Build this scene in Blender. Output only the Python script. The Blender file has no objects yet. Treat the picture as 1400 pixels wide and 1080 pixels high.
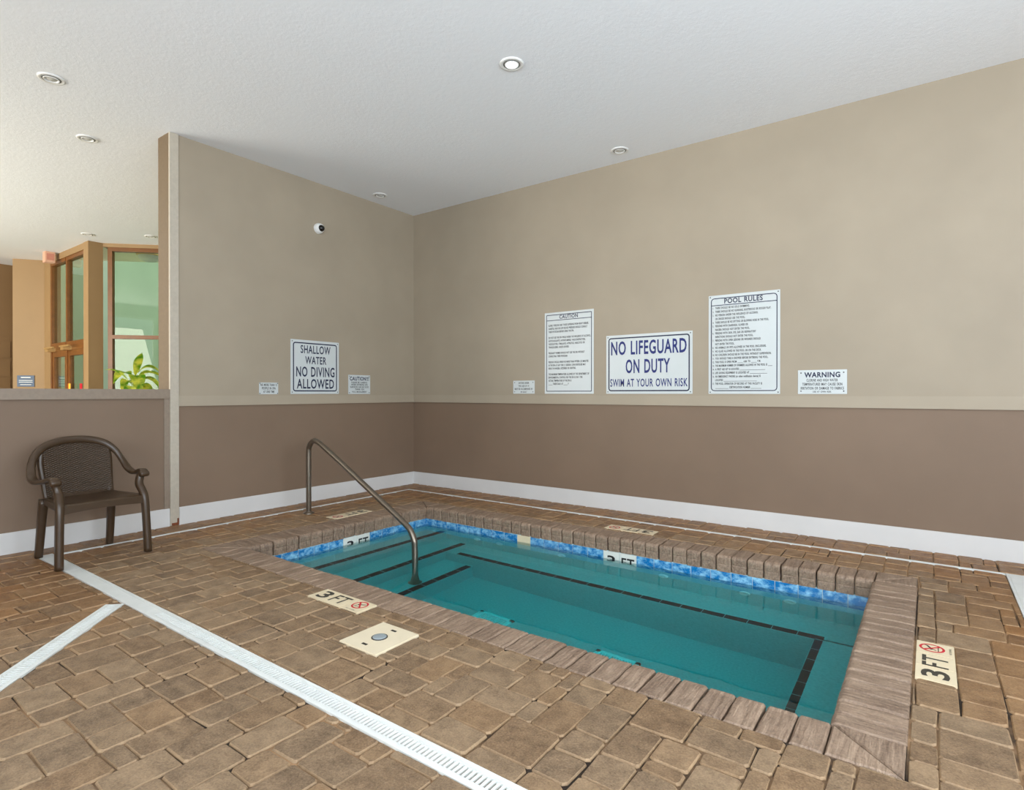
import bpy, bmesh, math, random
from mathutils import Vector, Matrix
random.seed(11)
S = bpy.context.scene
COL = S.collection

# ------------------------------------------------------------------ camera
FPX = 781.8
CAM = Vector((5.6226, -5.4472, 1.2160))
YAW, PITCH = math.radians(36.164), math.radians(-0.199)
cd = bpy.data.cameras.new('camera'); cam = bpy.data.objects.new('camera', cd); COL.objects.link(cam)
cd.sensor_fit = 'HORIZONTAL'; cd.sensor_width = 36.0; cd.lens = 36.0 * FPX / 1400.0
cd.clip_start = 0.05; cd.clip_end = 200
cam.location = CAM; cam.rotation_euler = (math.radians(90) + PITCH, 0, YAW)
S.camera = cam
FWD = Vector((-math.sin(YAW), math.cos(YAW), 0)); RGT = Vector((math.cos(YAW), math.sin(YAW), 0))
def at(px, py, depth):            # a pixel's direction at a chosen distance
    return CAM + FWD * depth + RGT * ((px - 700) / FPX * depth) + Vector((0, 0, (540 - py) / FPX * depth + math.tan(PITCH) * depth))

# ------------------------------------------------------------------ world, daylight, exposure
w = bpy.data.worlds.new('world'); S.world = w; w.use_nodes = True
bg = w.node_tree.nodes['Background']; bg.inputs[0].default_value = (0.80, 0.90, 1.0, 1); bg.inputs[1].default_value = 2.4
S.view_settings.view_transform = 'Standard'; S.view_settings.look = 'None'
S.view_settings.exposure = 0.0; S.view_settings.gamma = 1.0; S.view_settings.use_curve_mapping = False
def daylight(name, loc, direction, sx, sy, power, color):
    l = bpy.data.lights.new(name, 'AREA'); l.shape = 'RECTANGLE'; l.size = sx; l.size_y = sy
    l.energy = power; l.color = color
    o = bpy.data.objects.new(name, l); COL.objects.link(o); o.location = loc
    o.rotation_euler = Vector(direction).to_track_quat('-Z', 'Y').to_euler()
    return o
# daylight in the window openings of the two walls behind the photographer
CEIL = 3.603
XR, YB, XL = 8.6, -8.6, -8.25
# (aimed upwards to put added light on the ceiling)
daylight('window_daylight', (5.9, YB + 0.02, 1.85), (0, 1, 1.0), 3.9, 2.5, 250, (0.83, 0.925, 1.0))
daylight('window_daylight', (XR - 0.02, -4.9, 1.85), (-1, 0, 0.6), 4.2, 2.5, 290, (0.83, 0.925, 1.0))
daylight('window_daylight', (-4.2, YB + 0.02, 1.9), (0, 1, 0.6), 5.0, 2.6, 480, (1.0, 0.93, 0.80))  # warm light of an added, unseen window, put in to brighten the far room

# ------------------------------------------------------------------ materials
def nt(name):
    m = bpy.data.materials.new(name); m.use_nodes = True
    t = m.node_tree; return m, t, t.nodes['Principled BSDF']
def lin(c):
    f = lambda v: v / 12.92 if v <= 0.04045 else ((v + 0.055) / 1.055) ** 2.4
    return tuple(f(v / 255.0) for v in c) + (1.0,)
def mix_rgb(t, fac, a, b, blend='MIX'):
    n = t.nodes.new('ShaderNodeMix'); n.data_type = 'RGBA'; n.blend_type = blend
    for inp, v in ((n.inputs[0], fac), (n.inputs[6], a), (n.inputs[7], b)):
        if hasattr(v, 'links'): t.links.new(v, inp)
        else: inp.default_value = v
    return n.outputs[2]
def tex(t, kind, scale, coord='Object', stretch=(1, 1, 1), detail=4, rough=0.55, offset_random=False):
    tc = t.nodes.new('ShaderNodeTexCoord'); mp = t.nodes.new('ShaderNodeMapping')
    t.links.new(tc.outputs[coord], mp.inputs[0]); mp.inputs['Scale'].default_value = stretch
    vec = mp.outputs[0]
    if offset_random:
        oi = t.nodes.new('ShaderNodeObjectInfo'); mu = t.nodes.new('ShaderNodeMath'); mu.operation = 'MULTIPLY'; mu.inputs[1].default_value = 37.0
        t.links.new(oi.outputs['Random'], mu.inputs[0])
        va = t.nodes.new('ShaderNodeVectorMath'); va.operation = 'ADD'; t.links.new(vec, va.inputs[0]); t.links.new(mu.outputs[0], va.inputs[1]); vec = va.outputs[0]
    n = t.nodes.new('ShaderNodeTexNoise') if kind == 'noise' else t.nodes.new('ShaderNodeTexVoronoi')
    n.inputs['Scale'].default_value = scale
    if kind == 'noise':
        n.inputs['Detail'].default_value = detail; n.inputs['Roughness'].default_value = rough
    t.links.new(vec, n.inputs['Vector'])
    return n.outputs[0]
def ramp(t, v, a, b):
    n = t.nodes.new('ShaderNodeMapRange'); n.inputs[1].default_value = a; n.inputs[2].default_value = b
    t.links.new(v, n.inputs[0]); return n.outputs[0]
def bump(t, p, h, strength=0.3, dist=0.01):
    n = t.nodes.new('ShaderNodeBump'); n.inputs['Strength'].default_value = strength; n.inputs['Distance'].default_value = dist
    t.links.new(h, n.inputs['Height']); t.links.new(n.outputs[0], p.inputs['Normal']); return n
def plain(name, col, rough=0.5, metal=0.0, var=0.06, nscale=30, bstr=0.0, spec=0.5):
    m, t, p = nt(name); c = lin(col)
    v = ramp(t, tex(t, 'noise', nscale), 0.3, 0.7)
    lo = tuple(x * (1 - var) for x in c[:3]) + (1,); hi = tuple(min(1, x * (1 + var)) for x in c[:3]) + (1,)
    t.links.new(mix_rgb(t, v, lo, hi), p.inputs['Base Color'])
    p.inputs['Roughness'].default_value = rough; p.inputs['Metallic'].default_value = metal; p.inputs['Specular IOR Level'].default_value = spec
    if bstr: bump(t, p, tex(t, 'noise', nscale * 3), bstr, 0.004)
    return m
M = {}
def wall_paint(name, col, scuff):
    m, t, p = nt(name); c = lin(col)
    v = ramp(t, tex(t, 'noise', 1.3, detail=3), 0.35, 0.7)
    a = mix_rgb(t, v, tuple(x * 0.95 for x in c[:3]) + (1,), tuple(x * 1.05 for x in c[:3]) + (1,))
    s = ramp(t, tex(t, 'noise', 7.0, stretch=(1, 1, 2.2), detail=6, rough=0.7), 0.70, 0.78)
    f = t.nodes.new('ShaderNodeMath'); f.operation = 'MULTIPLY'; f.inputs[1].default_value = scuff; t.links.new(s, f.inputs[0])
    t.links.new(mix_rgb(t, f.outputs[0], a, lin((205, 195, 182))), p.inputs['Base Color'])
    p.inputs['Roughness'].default_value = 0.55; p.inputs['Specular IOR Level'].default_value = 0.35
    bump(t, p, tex(t, 'noise', 90, detail=2), 0.08, 0.003)
    return m
M['wall_up'] = wall_paint('wall_paint_light', (165, 152, 133), 0.05)
M['wall_low'] = wall_paint('wall_paint_taupe', (130, 109, 91), 0.22)
M['rail_paint'] = wall_paint('band_paint', (170, 157, 138), 0.05)
M['strip_paint'] = plain('strip_paint', (186, 176, 160), 0.5)
M['cap_paint'] = plain('cap_paint', (142, 126, 110), 0.5)
M['tan_wall'] = plain('tan_wall_paint', (156, 126, 86), 0.6, var=0.04, nscale=2)
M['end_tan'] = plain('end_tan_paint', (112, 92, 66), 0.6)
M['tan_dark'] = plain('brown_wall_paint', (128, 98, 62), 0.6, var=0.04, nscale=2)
M['white_trim'] = plain('white_trim_paint', (216, 214, 212), 0.35, var=0.03, nscale=3)
M['white_plastic'] = plain('white_plastic', (226, 228, 226), 0.35, var=0.02)
M['white_lamp'] = plain('white_lamp_enamel', (240, 240, 238), 0.35, var=0.01)
def ceiling_mat():
    m, t, p = nt('ceiling_stipple'); p.inputs['Base Color'].default_value = lin((243, 246, 251)); p.inputs['Roughness'].default_value = 0.8
    n = tex(t, 'noise', 34, detail=5, rough=0.65)
    bump(t, p, ramp(t, n, 0.42, 0.62), 0.16, 0.004); return m
M['ceiling'] = ceiling_mat()
def paver_mat(name, edge):
    m, t, p = nt(name)
    at_ = t.nodes.new('ShaderNodeAttribute'); at_.attribute_name = 'tint'; at_.attribute_type = 'GEOMETRY'
    sp = t.nodes.new('ShaderNodeSeparateColor'); t.links.new(at_.outputs['Color'], sp.inputs[0])
    tc = 'Generated'
    geo = t.nodes.new('ShaderNodeNewGeometry')
    def gnoise(scale, detail=5, rough=0.6, stretch=None):
        n = t.nodes.new('ShaderNodeTexNoise'); n.inputs['Scale'].default_value = scale; n.inputs['Detail'].default_value = detail; n.inputs['Roughness'].default_value = rough
        t.links.new(geo.outputs['Position'], n.inputs['Vector']); return n.outputs[0]
    grey = mix_rgb(t, sp.outputs[0], lin((108, 87, 70)), lin((162, 138, 114)))
    warm = mix_rgb(t, sp.outputs[0], lin((120, 74, 30)), lin((172, 116, 56)))
    c = mix_rgb(t, sp.outputs[1], grey, warm)
    blot = ramp(t, gnoise(14, 6, 0.65), 0.38, 0.62)
    c = mix_rgb(t, 0.42, c, mix_rgb(t, blot, lin((74, 54, 40)), lin((176, 150, 124))))
    sp2 = ramp(t, gnoise(130, 3, 0.7), 0.35, 0.68)
    c = mix_rgb(t, 0.26, c, mix_rgb(t, sp2, lin((80, 62, 46)), lin((206, 182, 152))))
    c = mix_rgb(t, 1.0, c, (0.93, 0.875, 0.77, 1), 'MULTIPLY')
    c = mix_rgb(t, sp.outputs[1], c, mix_rgb(t, 1.0, c, (0.97, 0.84, 0.62, 1), 'MULTIPLY'))
    if edge: c = mix_rgb(t, 0.30, c, lin((196, 162, 122)))
    t.links.new(c, p.inputs['Base Color'])
    r = ramp(t, gnoise(20, 4), 0.3, 0.7); rr = t.nodes.new('ShaderNodeMapRange'); rr.inputs[3].default_value = 0.38; rr.inputs[4].default_value = 0.6
    t.links.new(r, rr.inputs[0]); t.links.new(rr.outputs[0], p.inputs['Roughness'])
    bump(t, p, gnoise(55, 7, 0.75), 0.75, 0.008)
    return m
M['paver'] = paver_mat('tumbled_paver', False)
M['paver_edge'] = paver_mat('tumbled_paver_edge', True)
def mortar_mat():
    m, t, p = nt('joint_sand'); n = ramp(t, tex(t, 'noise', 1.6, detail=5, rough=0.7), 0.42, 0.60)
    c = mix_rgb(t, n, lin((44, 32, 22)), lin((160, 126, 92))); t.links.new(c, p.inputs['Base Color']); p.inputs['Roughness'].default_value = 0.9
    bump(t, p, tex(t, 'noise', 150), 0.4, 0.004); return m
M['mortar'] = mortar_mat()
def coping_mat():
    m, t, p = nt('coping_stone')
    at_ = t.nodes.new('ShaderNodeObjectInfo')
    c = mix_rgb(t, at_.outputs['Random'], lin((120, 98, 82)), lin((158, 133, 112)))
    st = ramp(t, tex(t, 'noise', 1.0, stretch=(60, 7, 30), detail=5, rough=0.6, offset_random=True), 0.36, 0.66)
    c = mix_rgb(t, 0.50, c, mix_rgb(t, st, lin((84, 66, 54)), lin((180, 156, 134))))
    fine = ramp(t, tex(t, 'noise', 90, detail=5, rough=0.7, offset_random=True), 0.35, 0.65)
    c = mix_rgb(t, 0.25, c, mix_rgb(t, fine, lin((80, 58, 42)), lin((196, 165, 136))))
    t.links.new(c, p.inputs['Base Color']); p.inputs['Roughness'].default_value = 0.55
    bump(t, p, tex(t, 'noise', 1.0, stretch=(60, 7, 40), detail=5, rough=0.6, offset_random=True), 0.8, 0.012)
    return m
M['coping'] = coping_mat()
def tile_mat():
    m, t, p = nt('blue_waterline_tile')
    n = ramp(t, tex(t, 'noise', 16, detail=5, rough=0.7, stretch=(1, 1, 1.4), offset_random=True), 0.42, 0.66)
    c = mix_rgb(t, n, lin((22, 112, 176)), lin((150, 205, 232)))
    t.links.new(c, p.inputs['Base Color']); p.inputs['Roughness'].default_value = 0.15; return m
M['blue_tile'] = tile_mat()
M['grout'] = plain('tile_grout', (190, 208, 214), 0.7)
M['plaster'] = plain('pool_plaster', (150, 194, 196), 0.7, var=0.10, nscale=60)
M['black_tile'] = plain('black_step_tile', (16, 20, 34), 0.25, var=0.3, nscale=12)
M['cream_tile'] = plain('cream_marker_tile', (226, 209, 176), 0.35, var=0.03, nscale=8)
M['white_tile'] = plain('white_marker_tile', (222, 222, 214), 0.25, var=0.03)
M['ink'] = plain('black_ink', (24, 24, 26), 0.5, var=0.05)
M['marker_ink'] = plain('marker_grey_ink', (62, 58, 50), 0.5, var=0.05)
M['red'] = plain('red_ink', (200, 26, 44), 0.5, var=0.05)
M['blue_ink'] = plain('navy_blue_ink', (18, 34, 108), 0.5, var=0.05)
M['navy_ink'] = plain('dark_navy_ink', (24, 34, 66), 0.5, var=0.05)
M['sign_white'] = plain('sign_white_enamel', (204, 209, 209), 0.35, var=0.02, nscale=4)
M['screw'] = plain('screw_metal', (70, 70, 74), 0.4, 0.6)
M['drain_white'] = plain('white_drain_plastic', (226, 228, 224), 0.4, var=0.04, nscale=10)
M['drain_dark'] = plain('drain_channel_grey', (58, 62, 66), 0.7)
M['rail_metal'] = plain('brushed_bronze_steel', (128, 118, 106), 0.28, 0.85, var=0.10, nscale=40)
M['jet'] = plain('white_jet_fitting', (232, 234, 230), 0.3)
M['grate_white'] = plain('bright_grate_plastic', (250, 252, 250), 0.4, var=0.01)
M['lid'] = plain('cream_skimmer_lid', (228, 213, 184), 0.45, var=0.03, nscale=9)
M['lid_disc'] = plain('grey_blue_lid_cap', (150, 160, 164), 0.35)
M['chair'] = plain('brown_resin', (66, 49, 33), 0.34, var=0.08, nscale=20)
M['wood'] = plain('stained_window_wood', (118, 72, 26), 0.4, var=0.15, nscale=9)
M['brass'] = plain('brass_bar', (214, 180, 120), 0.3, 0.6)
M['porch_wall'] = plain('pale_green_siding', (138, 150, 120), 0.7, var=0.05, nscale=2)
M['porch_ceiling'] = plain('cream_porch_ceiling', (240, 232, 205), 0.7, var=0.02)
M['porch_floor'] = plain('porch_concrete', (170, 168, 150), 0.8)
M['notice'] = plain('blue_notice', (46, 74, 104), 0.4)
M['orange'] = plain('orange_sticker', (240, 130, 40), 0.5)
M['yellow'] = plain('yellow_sticker', (240, 214, 70), 0.5)
M['pink_box'] = plain('pink_beige_box', (222, 176, 148), 0.5)
M['box_face'] = plain('dull_red_face', (206, 138, 118), 0.5)
M['pot'] = plain('terracotta_pot', (150, 92, 62), 0.7)
M['stem'] = plain('plant_stem', (120, 140, 50), 0.5)
M['dark_lens'] = plain('dark_camera_dome', (18, 16, 15), 0.08)
M['recess_shade'] = plain('recess_shade_grey', (96, 94, 90), 0.5)
M['dark'] = plain('dark_slot', (52, 46, 38), 0.6)
M['rust'] = plain('rusty_metal', (120, 62, 30), 0.8, var=0.3, nscale=90)
def leaf_mat():
    m, t, p = nt('variegated_leaf')
    n = ramp(t, tex(t, 'noise', 9, detail=4, offset_random=True), 0.4, 0.62)
    c = mix_rgb(t, n, lin((96, 160, 26)), lin((236, 238, 96)))
    t.links.new(c, p.inputs['Base Color']); p.inputs['Roughness'].default_value = 0.35
    tr = t.nodes.new('ShaderNodeBsdfTranslucent'); t.links.new(c, tr.inputs[0])
    mx = t.nodes.new('ShaderNodeMixShader'); mx.inputs[0].default_value = 0.45
    t.links.new(p.outputs[0], mx.inputs[1]); t.links.new(tr.outputs[0], mx.inputs[2]); t.links.new(mx.outputs[0], t.nodes['Material Output'].inputs[0]); return m
M['leaf'] = leaf_mat()
def glass_mat():
    m = bpy.data.materials.new('green_window_glass'); m.use_nodes = True; t = m.node_tree; t.nodes.remove(t.nodes['Principled BSDF'])
    tr = t.nodes.new('ShaderNodeBsdfTransparent'); tr.inputs[0].default_value = (0.90, 0.97, 0.885, 1)
    gl = t.nodes.new('ShaderNodeBsdfGlossy'); gl.inputs['Roughness'].default_value = 0.02
    lw_ = t.nodes.new('ShaderNodeLayerWeight'); lw_.inputs[0].default_value = 0.5      # Schlick reflectance, the same from both sides
    pw_ = t.nodes.new('ShaderNodeMath'); pw_.operation = 'POWER'; pw_.inputs[1].default_value = 5.0; t.links.new(lw_.outputs['Facing'], pw_.inputs[0])
    fr = t.nodes.new('ShaderNodeMapRange'); fr.inputs[3].default_value = 0.02; fr.inputs[4].default_value = 1.0; t.links.new(pw_.outputs[0], fr.inputs[0])
    mx = t.nodes.new('ShaderNodeMixShader'); t.links.new(fr.outputs[0], mx.inputs[0]); t.links.new(tr.outputs[0], mx.inputs[1]); t.links.new(gl.outputs[0], mx.inputs[2])
    t.links.new(mx.outputs[0], t.nodes['Material Output'].inputs[0]); return m
M['glass'] = glass_mat()
def water_mat():
    m = bpy.data.materials.new('pool_water'); m.use_nodes = True; t = m.node_tree; t.nodes.remove(t.nodes['Principled BSDF'])
    g = t.nodes.new('ShaderNodeBsdfGlass'); g.inputs['IOR'].default_value = 1.333; g.inputs['Roughness'].default_value = 0.0
    n = tex(t, 'noise', 5.0, detail=3)
    b = t.nodes.new('ShaderNodeBump'); b.inputs['Strength'].default_value = 0.05; b.inputs['Distance'].default_value = 0.01
    t.links.new(n, b.inputs['Height']); t.links.new(b.outputs[0], g.inputs['Normal'])
    v = t.nodes.new('ShaderNodeVolumeAbsorption'); v.inputs['Color'].default_value = (0.0, 0.965, 0.975, 1); v.inputs['Density'].default_value = 2.0
    o = t.nodes['Material Output']; t.links.new(g.outputs[0], o.inputs['Surface']); t.links.new(v.outputs[0], o.inputs['Volume']); return m
M['water'] = water_mat()
def lamp_mat():
    m, t, p = nt('lit_lamp_lens'); p.inputs['Base Color'].default_value = (0.9, 0.9, 0.9, 1)
    p.inputs['Emission Color'].default_value = (1, 0.98, 0.95, 1); p.inputs['Emission Strength'].default_value = 6.0; return m
M['lamp_on'] = lamp_mat()
M['lamp_off'] = plain('unlit_lamp_lens', (196, 194, 188), 0.3)

# ------------------------------------------------------------------ mesh helpers
class MB:
    def __init__(s): s.v = []; s.f = []; s.mi = []; s.sm = []
    def add(s, verts, faces, mi=0, smooth=False):
        o = len(s.v); s.v += [tuple(x) for x in verts]
        for f in faces: s.f.append([i + o for i in f]); s.mi.append(mi); s.sm.append(smooth)
    def box(s, x0, x1, y0, y1, z0, z1, mi=0):
        v = [(x, y, z) for z in (z0, z1) for y in (y0, y1) for x in (x0, x1)]
        s.add(v, [(0, 2, 3, 1), (4, 5, 7, 6), (0, 1, 5, 4), (2, 6, 7, 3), (0, 4, 6, 2), (1, 3, 7, 5)], mi)
    def rbox(s, x0, x1, y0, y1, z0, z1, b=0.004, mi=0):      # box with bevelled edges
        bm = bmesh.new(); bmesh.ops.create_cube(bm, size=1)
        for v in bm.verts: v.co = Vector(((x0 + x1) / 2 + v.co.x * (x1 - x0), (y0 + y1) / 2 + v.co.y * (y1 - y0), (z0 + z1) / 2 + v.co.z * (z1 - z0)))
        bmesh.ops.bevel(bm, geom=bm.edges[:], offset=b, segments=2, affect='EDGES')
        bm.verts.index_update(); s.add([v.co[:] for v in bm.verts], [[v.index for v in f.verts] for f in bm.faces], mi); bm.free()
    def lathe(s, prof, n=24, mi=0, smooth=True, center=(0, 0, 0), axis='z', cap=True):
        o = []; cx, cy, cz = center
        for r, h in prof:
            for k in range(n):
                a = 2 * math.pi * k / n; x, y = r * math.cos(a), r * math.sin(a)
                if axis == 'z': o.append((cx + x, cy + y, cz + h))
                elif axis == 'y': o.append((cx + x, cy + h, cz + y))
                else: o.append((cx + h, cy + x, cz + y))
        f = []
        for i in range(len(prof) - 1):
            for k in range(n):
                k2 = (k + 1) % n; f.append((i * n + k, i * n + k2, (i + 1) * n + k2, (i + 1) * n + k))
        s.add(o, f, mi, smooth)
        if cap:
            if prof[0][0] > 1e-6: s.add(o[:n], [tuple(range(n - 1, -1, -1))], mi)
            if prof[-1][0] > 1e-6: s.add(o[-n:], [tuple(range(n))], mi)
    def sweep(s, pts, ra, rb=None, n=10, up=(0, 0, 1), mi=0, smooth=True, power=1.0):
        # tube along pts, elliptical section: ra along 'side', rb along 'up'-ish
        pts = [Vector(p) for p in pts]; N = len(pts); rings = []
        up = Vector(up)
        for i, p in enumerate(pts):
            t = (pts[min(i + 1, N - 1)] - pts[max(i - 1, 0)]).normalized()
            side = t.cross(up)
            if side.length < 1e-4: side = t.cross(Vector((0, 1, 0)))
            side.normalize(); u = side.cross(t).normalized()
            a = ra[i] if isinstance(ra, (list, tuple)) else ra
            b = a if rb is None else (rb[i] if isinstance(rb, (list, tuple)) else rb)
            ring = []
            for k in range(n):
                an = 2 * math.pi * k / n; c, sn = math.cos(an), math.sin(an)
                c = math.copysign(abs(c) ** power, c); sn = math.copysign(abs(sn) ** power, sn)
                ring.append(p + side * (c * a) + u * (sn * b))
            rings.append(ring)
        v = [q for r in rings for q in r]; f = []
        for i in range(N - 1):
            for k in range(n):
                k2 = (k + 1) % n; f.append((i * n + k, i * n + k2, (i + 1) * n + k2, (i + 1) * n + k))
        f.append(tuple(range(n - 1, -1, -1))); f.append(tuple((N - 1) * n + k for k in range(n)))
        s.add(v, f, mi, smooth)
    def mesh(s, name, mats):
        me = bpy.data.meshes.new(name); me.from_pydata(s.v, [], s.f)
        for m in (mats if isinstance(mats, (list, tuple)) else [mats]): me.materials.append(m)
        me.polygons.foreach_set('material_index', s.mi); me.polygons.foreach_set('use_smooth', s.sm); me.update()
        bm = bmesh.new(); bm.from_mesh(me); bmesh.ops.recalc_face_normals(bm, faces=bm.faces[:]); bm.to_mesh(me); bm.free()
        return me
    def build(s, name, mats, parent=None): return link(name, s.mesh(name, mats), parent)
def link(name, me, parent=None):
    o = bpy.data.objects.new(name, me); COL.objects.link(o)
    if parent: o.parent = parent
    return o
def thing(name, label=None, cat=None, loc=(0, 0, 0), rz=0, group=None, kind=None):
    o = bpy.data.objects.new(name, None); COL.objects.link(o); o.empty_display_size = 0.1
    o.location = loc; o.rotation_euler = (0, 0, rz); return tag(o, label, cat, group, kind)
def tag(o, label=None, cat=None, group=None, kind=None):
    if label: o['label'] = label
    if cat: o['category'] = cat
    if group: o['group'] = group
    if kind: o['kind'] = kind
    return o
def part(name, mat, parent, *boxes, b=0):
    m = MB()
    for bx in boxes:
        if b: m.rbox(*bx, b=b)
        else: m.box(*bx)
    return m.build(name, mat, parent)
def struct(name, mat, *boxes, label=None, cat=None):
    return tag(part(name, mat, None, *boxes), label, cat, kind='structure')
def catmull(P, k=6):
    P = [Vector(p) for p in P]; out = []
    for i in range(len(P) - 1):
        a, b, c, d = P[max(i - 1, 0)], P[i], P[i + 1], P[min(i + 2, len(P) - 1)]
        for j in range(k):
            t = j / k; out.append(0.5 * ((2 * b) + (c - a) * t + (2 * a - 5 * b + 4 * c - d) * t * t + (3 * b - a - 3 * c + d) * t ** 3))
    out.append(P[-1]); return out

# text: flat printed lettering, built as thin mesh in a local (x right, z up) plane facing -y
_txt = bpy.data.curves.new('lettering', 'FONT'); _txt.resolution_u = 3; _txt.space_character = 1.10; _txt.space_word = 1.25
_to = bpy.data.objects.new('lettering', _txt); COL.objects.link(_to)
_cache = {}
def glyphs(s, bold):
    key = (s, bold)
    if key not in _cache:
        _txt.body = s; _txt.size = 1.0; _txt.offset = bold
        bpy.context.view_layer.update()
        dg = bpy.context.evaluated_depsgraph_get(); me = _to.evaluated_get(dg).to_mesh()
        v = [tuple(x.co) for x in me.vertices]; f = [tuple(p.vertices) for p in me.polygons]
        _to.evaluated_get(dg).to_mesh_clear()
        _cache[key] = (v, f)
    return _cache[key]
def write(mb, s, x, z, h, width=None, align='c', y=0.0, bold=0.0, mi=0, xs=None, flat=False):
    """cap height h; width = full width of the line in metres (or xs = horizontal squeeze)"""
    v, f = glyphs(s, bold)
    if not v: return
    x0 = min(p[0] for p in v); x1 = max(p[0] for p in v)
    k = h / 0.70
    kx = width / (x1 - x0) if width else k * (xs or 1.0)
    off = {'c': -(x0 + x1) / 2, 'l': -x0, 'r': -x1}[align]
    if flat: mb.add([(x + (p[0] + off) * kx, z + p[1] * k, y) for p in v], f, mi)
    else: mb.add([(x + (p[0] + off) * kx, y, z + p[1] * k) for p in v], f, mi)
def rrect_line(mb, x0, x1, z0, z1, r, t, y, mi=0, flat=False):      # rounded-rectangle border of thickness t
    def loop(a0, a1, b0, b1, rr):
        o = []
        for cx, cz, st in ((a1 - rr, b1 - rr, 0), (a0 + rr, b1 - rr, 90), (a0 + rr, b0 + rr, 180), (a1 - rr, b0 + rr, 270)):
            for k in range(5):
                an = math.radians(st + 90 * k / 4); o.append((cx + rr * math.cos(an), cz + rr * math.sin(an)))
        return o
    A = loop(x0, x1, z0, z1, max(r, t * 1.01)); B = loop(x0 + t, x1 - t, z0 + t, z1 - t, max(r - t, 0.0005)); n = len(A)
    P = lambda q: (q[0], q[1], y) if flat else (q[0], y, q[1])
    mb.add([P(q) for q in A + B], [(k, (k + 1) % n, n + (k + 1) % n, n + k) for k in range(n)], mi)

# ------------------------------------------------------------------ room shell
RAIL0, RAIL1 = 1.094, 1.190
YP = -3.07                                   # free end of the full height partition
def slab_with_holes(name, u0, u1, z0, z1, holes, mk, mat, **kw):
    """wall of boxes around window holes; mk(u0,u1,z0,z1)->box tuple"""
    bx = []; us = sorted(holes); cur = u0
    for a, b, c, d in us:
        bx.append(mk(cur, a, z0, z1)); bx.append(mk(a, b, z0, c)); bx.append(mk(a, b, d, z1)); cur = b
    bx.append(mk(cur, u1, z0, z1)); return struct(name, mat, *bx, **kw)
wb = tag(part('wall_back', M['wall_up'], None, (0, XR, 0, 0.15, RAIL0, CEIL)), 'long beige wall behind the pool, taupe below the band', 'wall', kind='structure')
part('dado_panel', M['wall_low'], wb, (0, XR, 0.0, 0.15, -.12, RAIL0))
wl = tag(part('wall_left', M['wall_up'], None, (-0.225, 0, YP + 0.075, 0, RAIL0, CEIL)), 'full height beige partition carrying the shallow water sign', 'wall', kind='structure')
part('dado_panel', M['wall_low'], wl, (-0.225, 0.0, YP + 0.075, 0, -.12, RAIL0))
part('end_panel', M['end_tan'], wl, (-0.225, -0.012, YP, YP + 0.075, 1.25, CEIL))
part('end_panel', M['cap_paint'], wl, (-0.225, -0.012, YP, YP + 0.075, 0, 1.25))
st = part('corner_strip', M['strip_paint'], wl, (-0.012, 0.014, YP, YP + 0.075, 0.0, CEIL))
part('rust_patch', M['rust'], wl, (0.0135, 0.0155, YP + 0.012, YP + 0.068, 0.0, 0.022), (0.0135, 0.0153, YP + 0.058, YP + 0.074, 0.0, 0.06))
tag(part('trim_1', M['rail_paint'], None, (0.019, XR, -0.019, 0, RAIL0, RAIL1)), 'beige painted band running along the long pool wall', 'trim', kind='structure')
tag(part('trim_2', M['rail_paint'], None, (0, 0.019, YP + 0.075, 0, RAIL0, RAIL1)), 'beige painted band across the partition below its signs', 'trim', kind='structure')
tag(part('baseboard_back', M['white_trim'], None, (0.016, XR, -0.016, 0, -0.02, 0.153), (0.012, XR, -0.010, 0, 0.153, 0.158)), 'white baseboard along the long pool wall', 'baseboard', kind='structure')
tag(part('baseboard_left', M['white_trim'], None, (0, 0.016, YP + 0.077, -0.0, -0.02, 0.153), (0, 0.010, YP + 0.077, 0, 0.153, 0.158)), 'white baseboard along the full height partition', 'baseboard', kind='structure')
# low wall left of the partition, with a cap
lw = tag(part('wall_low', M['wall_low'], None, (-0.20, -0.012, YB, YP, -.12, 1.165)), 'low taupe half wall behind the brown armchair', 'wall', kind='structure')
part('wall_cap', M['cap_paint'], lw, (-0.23, 0.012, YB, YP, 1.165, 1.250))
part('edge_board', M['cap_paint'], lw, (-0.012, -0.002, YP - 0.045, YP, 0.158, 1.165))
tag(part('baseboard_low', M['white_trim'], None, (-0.012, 0.006, YB, YP - 0.001, -0.02, 0.153), (-0.012, 0.0, YB, YP - 0.001, 0.153, 0.158)), 'white baseboard along the low half wall', 'baseboard', kind='structure')
# the room behind the photographer, with big windows
slab_with_holes('wall_front', XL, XR, 0, CEIL, [(-6.8, -1.6, 0.5, 3.3), (3.3, 7.9, 0.5, 3.2)], lambda a, b, c, d: (a, b, YB - 0.15, YB, c, d), M['wall_up'])  # left hole is a window added to let light into the far room
slab_with_holes('wall_right', YB, 0.15, 0, CEIL, [(-6.8, -2.4, 0.5, 3.2)], lambda a, b, c, d: (XR, XR + 0.15, a, b, c, d), M['wall_up'])
m = MB(); q = [(XL - .15, YB - .15), (XR + .15, YB - .15), (XR + .15, .15), (-3.2, .15), (-3.2, .02), (-5.12, -1.90), (-5.25, -1.95), (XL - .15, -1.90)]
m.add([(x, y, CEIL) for x, y in q] + [(x, y, CEIL + .12) for x, y in q], [tuple(range(8)), tuple(range(15, 7, -1))] + [(k, (k + 1) % 8, 8 + (k + 1) % 8, 8 + k) for k in range(8)])
tag(m.build('ceiling', M['ceiling']), kind='structure')
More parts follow.
